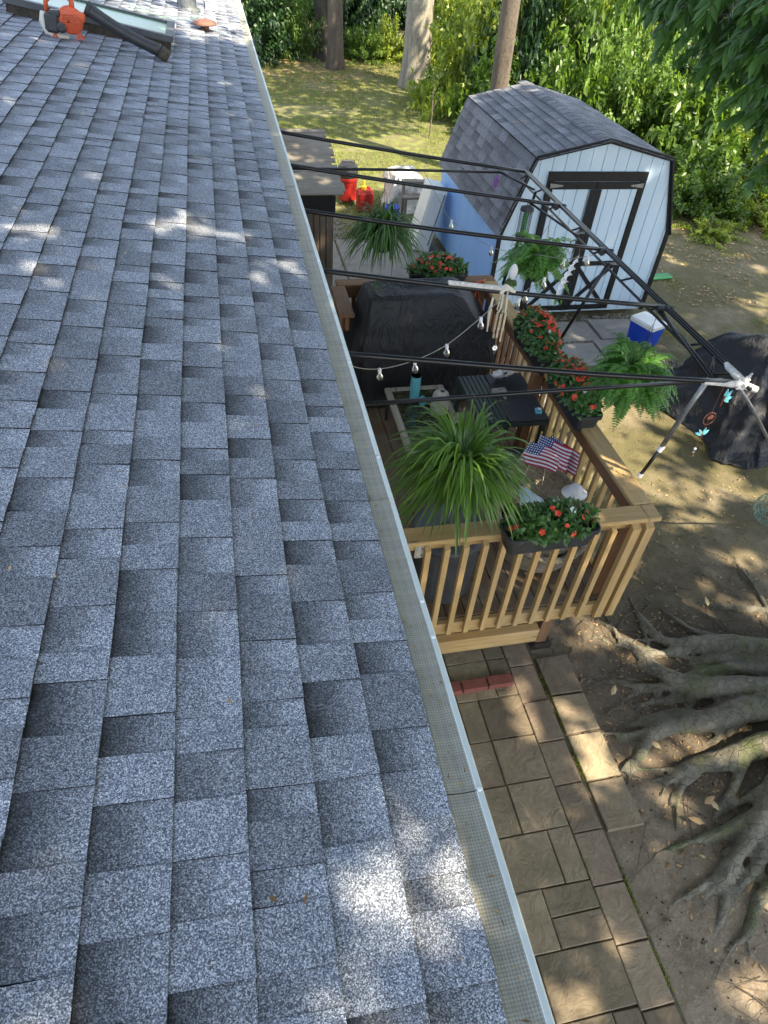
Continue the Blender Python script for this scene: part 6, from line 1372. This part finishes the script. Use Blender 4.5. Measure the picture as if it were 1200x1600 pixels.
# ================================================================ HANGING ORNAMENTS AND LIGHTS
def cat_pts(pts, n=40):
    return noisy(pts, n, 0, 0)
bulb0 = None
def string(label, pts, bulbs):
    t = thing('string_light', label, 'string lights', pts[0], 0, 'bulb string lights on the awning frame'); mb = MB(); mb.tube(cat_pts(pts), .0026, 6); mb.build('wire', 'cord', t)
    global bulb0
    for b in bulbs:
        if bulb0 is None:
            mb = MB(); mb.lathe([(.0085, -.030), (.010, -.036), (.0185, -.050), (.0225, -.064), (.020, -.078), (.011, -.088), (.001, -.090)], (0, 0, 0), 16)
            o = mb.build('bulb', 'bulb_glass', None, smooth=True); mb = MB(); mb.lathe([(.006, .002), (.011, 0), (.012, -.022), (.0095, -.031)], (0, 0, 0), 12); s2 = mb.build('socket', 'white', o)
            mb = MB(); mb.tube([(0, 0, -.03), (.006, 0, -.055), (-.006, 0, -.068), (.004, 0, -.075)], .0022, 5); mb.build('filament', 'galv', o); bulb0 = o
        else: o = copy_tree(bulb0)
        o.parent = t; o.location = Vector(b)-t.location; o.rotation_euler = (random.uniform(-.15, .15), random.uniform(-.15, .15), 0)
S1 = [(1.36, 3.79, 2.53), (1.30, 3.78, 2.49), (1.19, 3.75, 2.40), (.96, 3.68, 2.255), (.73, 3.60, 2.20), (.48, 3.50, 2.215), (.28, 3.40, 2.31), (.05, 3.3, 2.5)]
string('string of clear bulbs dipping from the pale banded rib across the black grill cover', S1, [S1[2], S1[3], S1[4], S1[5]])
S2 = [(1.5, 6.55, 2.41), (1.62, 6.3, 2.22), (1.72, 6.2, 2.09), (2.05, 5.9, 1.95), (2.2, 5.4, 2.10), (2.35, 5.0, 2.22), (2.45, 4.74, 2.36)]
string('string of clear bulbs running in front of the blue shed side to the truss', S2, [S2[2], S2[3], S2[4], S2[5], (2.44, 4.80, 2.33), (2.40, 4.74, 2.36)])
S3 = [(1.42, 3.79, 2.54), (1.55, 4.0, 2.40), (1.70, 4.25, 2.32), (1.95, 4.5, 2.30), (2.30, 4.70, 2.38)]
string('short string of clear bulbs behind the pale banded rib beneath the hanging fern', S3, [S3[1], S3[2], S3[3]])
# wind chime on the pale banded rib
t = thing('wind_chime', 'pale wooden tube wind chime with macrame top tied to the pale banded rib', 'wind chime', (1.34, 3.79, 2.5))
mb = MB(); rr = random.Random(3)
for k in range(5): mb.tube([(1.34+.02*math.cos(k*1.3), 3.79+.02*math.sin(k*1.3), 2.56), (1.34+.03*math.cos(k*1.3), 3.79+.03*math.sin(k*1.3), 2.42)], .004, 6)
mb.tube([(1.30, 3.78, 2.545), (1.34, 3.79, 2.585), (1.40, 3.79, 2.545)], .018, 8); mb.build('tie', 'macrame', t)
for k in range(6):
    a = k*1.047; l = .14+.03*(k % 3); x, y = 1.345+.030*math.cos(a), 3.79+.030*math.sin(a); mb = MB(); mb.tube([(x, y, 2.41), (x, y, 2.41-l)], .0065, 8); mb.build('chime_tube', 'bamboo', t)
mb = MB(); mb.tube([(1.345, 3.79, 2.45), (1.345, 3.79, 2.10)], .0014, 4); mb.build('thread', 'cord', t)
mb = MB(); mb.lathe([(.001, 0), (.026, .002), (.026, .010), (.001, .012)], (1.345, 3.79, 2.26), 14); mb.build('clapper', 'terracotta', t)
mb = MB()
for k in range(6): a = k*1.047; mb.sphere((1.345+.012*math.cos(a), 3.79, 2.145+.012*math.sin(a)), .008, 8, 6)
mb.build('sail', 'white', t, smooth=True)
mb = MB(); mb.tube([(1.26, 3.78, 2.52), (1.255, 3.78, 2.40), (1.262, 3.78, 2.28)], [.007, .010, .004], 7); mb.build('tassel', 'macrame', t)
# dragonfly chime
t = thing('dragonfly_chime', 'hanging chain of glass dragonflies and a copper sun ring at the taped frame end', 'ornament', (2.40, 2.84, 2.38))
mb = MB(); mb.tube([(2.41, 2.845, 2.40), (2.415, 2.84, 2.20), (2.42, 2.84, 1.86)], .0013, 4); mb.build('chain', 'copper', t)
def dfly(c, a, sc_, mat):
    P = np.array([c]*4); A = np.array([[math.cos(a+q), 0, math.sin(a+q)] for q in (.5, 2.6, 1.1, 2.0)]); leaf_mesh('wing', P, A, np.array([[0, -1., .3]]*4), sc_, sc_*.4, LEAF_OV, mat, t)
    mb = MB(); mb.tube([(c[0], c[1], c[2]+sc_*.25), (c[0], c[1], c[2]-sc_*.9)], [sc_*.12, sc_*.04], 6); mb.build('body', 'copper', t)
dfly((2.44, 2.83, 2.31), -1.1, .065, 'teal_glaze'); dfly((2.42, 2.84, 2.03), .2, .055, 'teal_glaze')
mb = MB(); mb.tube([(2.418+.038*math.cos(6.283*j/24), 2.84, 2.155+.045*math.sin(6.283*j/24)) for j in range(24)], .0032, 6, closed=True); mb.build('ring', 'copper', t)
mb = MB(); n = 20; mb.add([(2.42, 2.832, 2.165)]+[(2.42+(.024 if k % 2 else .014)*math.cos(6.283*k/n), 2.838, 2.165+(.024 if k % 2 else .014)*math.sin(6.283*k/n)) for k in range(n)]+[(2.42, 2.846, 2.165)], [(0, 1+k, 1+(k+1) % n) for k in range(n)]+[(n+1, 1+(k+1) % n, 1+k) for k in range(n)]); mb.build('sun', 'copper', t)
for k, z in enumerate((1.92, 1.895, 1.865)): mb = MB(); mb.sphere((2.42+.003*k, 2.84, z), .009, 9, 6); mb.build('bead', ['white', 'bulb_glass', 'terracotta'][k], t, smooth=True)
# feather and leaf ornament
t = thing('leaf_ornament', 'white ribbed teardrop ornament with green leaves hanging left of the fern', 'ornament', (1.80, 4.75, 2.25))
mb = MB(); n = 24; vs = []
pr = [(.002, .0), (.016, .012), (.030, .035), (.036, .062), (.032, .09), (.020, .115), (.006, .13)]
for r, z in pr:
    for k in range(n): th = 6.283*k/n; q = r*(1+.12*math.cos(8*th)); vs.append((1.80+q*math.cos(th), 4.75+q*.6*math.sin(th), 2.17+z))
mb.add(vs, [(i*n+k, i*n+(k+1) % n, (i+1)*n+(k+1) % n, (i+1)*n+k) for i in range(6) for k in range(n)]); mb.build('drop', 'white', t, smooth=True)
mb = MB(); mb.tube([(1.80, 4.75, 2.29), (1.80, 4.745, 2.49)], .0012, 4); mb.build('thread', 'cord', t)
P = np.array([[1.80, 4.74, 2.175]]*6); leaf_mesh('leaf', P, np.array([[math.cos(a), -.2, math.sin(a)-.6] for a in (3.3, 3.9, 4.6, 5.3, 5.9, 2.9)]), np.array([[0, -1., .5]]*6), .075, .045, LEAF_OV, 'lf_bush', t)
# white twist windsock
t = thing('wind_spinner', 'white twisted fabric spinner with green tail hanging beside the fern', 'ornament', (2.27, 4.72, 2.38))
mb = MB(); vs = []; n = 26
for i in range(n+1):
    a = i*.75; w_ = .036*math.sin(math.pi*(i+2)/(n+4)); z = 2.36-i*.0125; cx_ = 2.31-i*.004; vs += [(cx_+w_*math.cos(a), 4.72+w_*math.sin(a), z), (cx_, 4.72, z), (cx_-w_*math.cos(a), 4.72-w_*math.sin(a), z+.006)]
mb.add(vs, [(3*i+j, 3*i+j+1, 3*i+4+j, 3*i+3+j) for i in range(n) for j in (0, 1)]); mb.build('twist', 'white', t, smooth=True)
mb = MB(); mb.tube([(2.31, 4.72, 2.36), (2.31, 4.735, 2.42)], .0012, 4); mb.build('thread', 'cord', t)
blades('tail', (2.205, 4.72, 2.05), 5, .10, 'lf_fern', t, 61, (.014, .02), (-1.2, -.5))
# bug zapper
t = thing('bug_zapper', 'black cylindrical caged bug zapper with green core hanging before the shed front', 'bug zapper', (2.23, 5.68, 2.3))
mb = MB(); mb.lathe([(.058, 0), (.062, .005), (.058, .03), (.02, .045)], (2.23, 5.68, 2.36), 20); mb.tube([(2.23, 5.68, 2.40), (2.23, 5.695, 2.44)], .005, 6); mb.build('top_cap', 'black_plastic', t)
mb = MB(); mb.lathe([(.05, -.03), (.058, -.025), (.06, 0), (.055, .004)], (2.23, 5.68, 2.15), 20); mb.build('base', 'black_plastic', t)
mb = MB()
for k in range(16): a = k*6.283/16; mb.tube([(2.23+.054*math.cos(a), 5.68+.054*math.sin(a), 2.152), (2.23+.054*math.cos(a), 5.68+.054*math.sin(a), 2.362)], .0016, 4)
for z in [2.17+.0135*k for k in range(14)]: mb.tube([(2.23+.055*math.cos(6.283*j/20), 5.68+.055*math.sin(6.283*j/20), z) for j in range(20)], .0014, 4, closed=True)
mb.build('cage', 'black_plastic', t)
mb = MB(); mb.tube([(2.23, 5.68, 2.16), (2.23, 5.68, 2.355)], .018, 10); mb.build('lamp_core', 'green_plastic', t)
# purple ribbon
t = thing('ribbon_ornament', 'purple ribbon ornament hanging at the end of the rear tie rod', 'ornament', (2.25, 6.57, 2.40))
for k in range(6):
    mb = MB(); a = k*1.05; mb.tube([(2.25, 6.57, 2.385), (2.25+.022*math.cos(a), 6.57+.022*math.sin(a), 2.33), (2.252+.012*math.cos(a), 6.57, 2.27-.008*k)], [.004, .005, .002], 5); mb.build('ribbon', 'purple', t, smooth=True)
# hook beside the fern
mb = MB(); mb.tube([(2.44+.03*math.cos(q), 5.1, 2.30+.035*math.sin(q)) for q in (3.4, 2.6, 1.6, .6, -.3)]+[(2.45, 5.1, 2.22)], .005, 6); tag(mb.build('hook', 'black_plastic'), 'black wire hook hanging from the truss before the shed doors', 'hook')
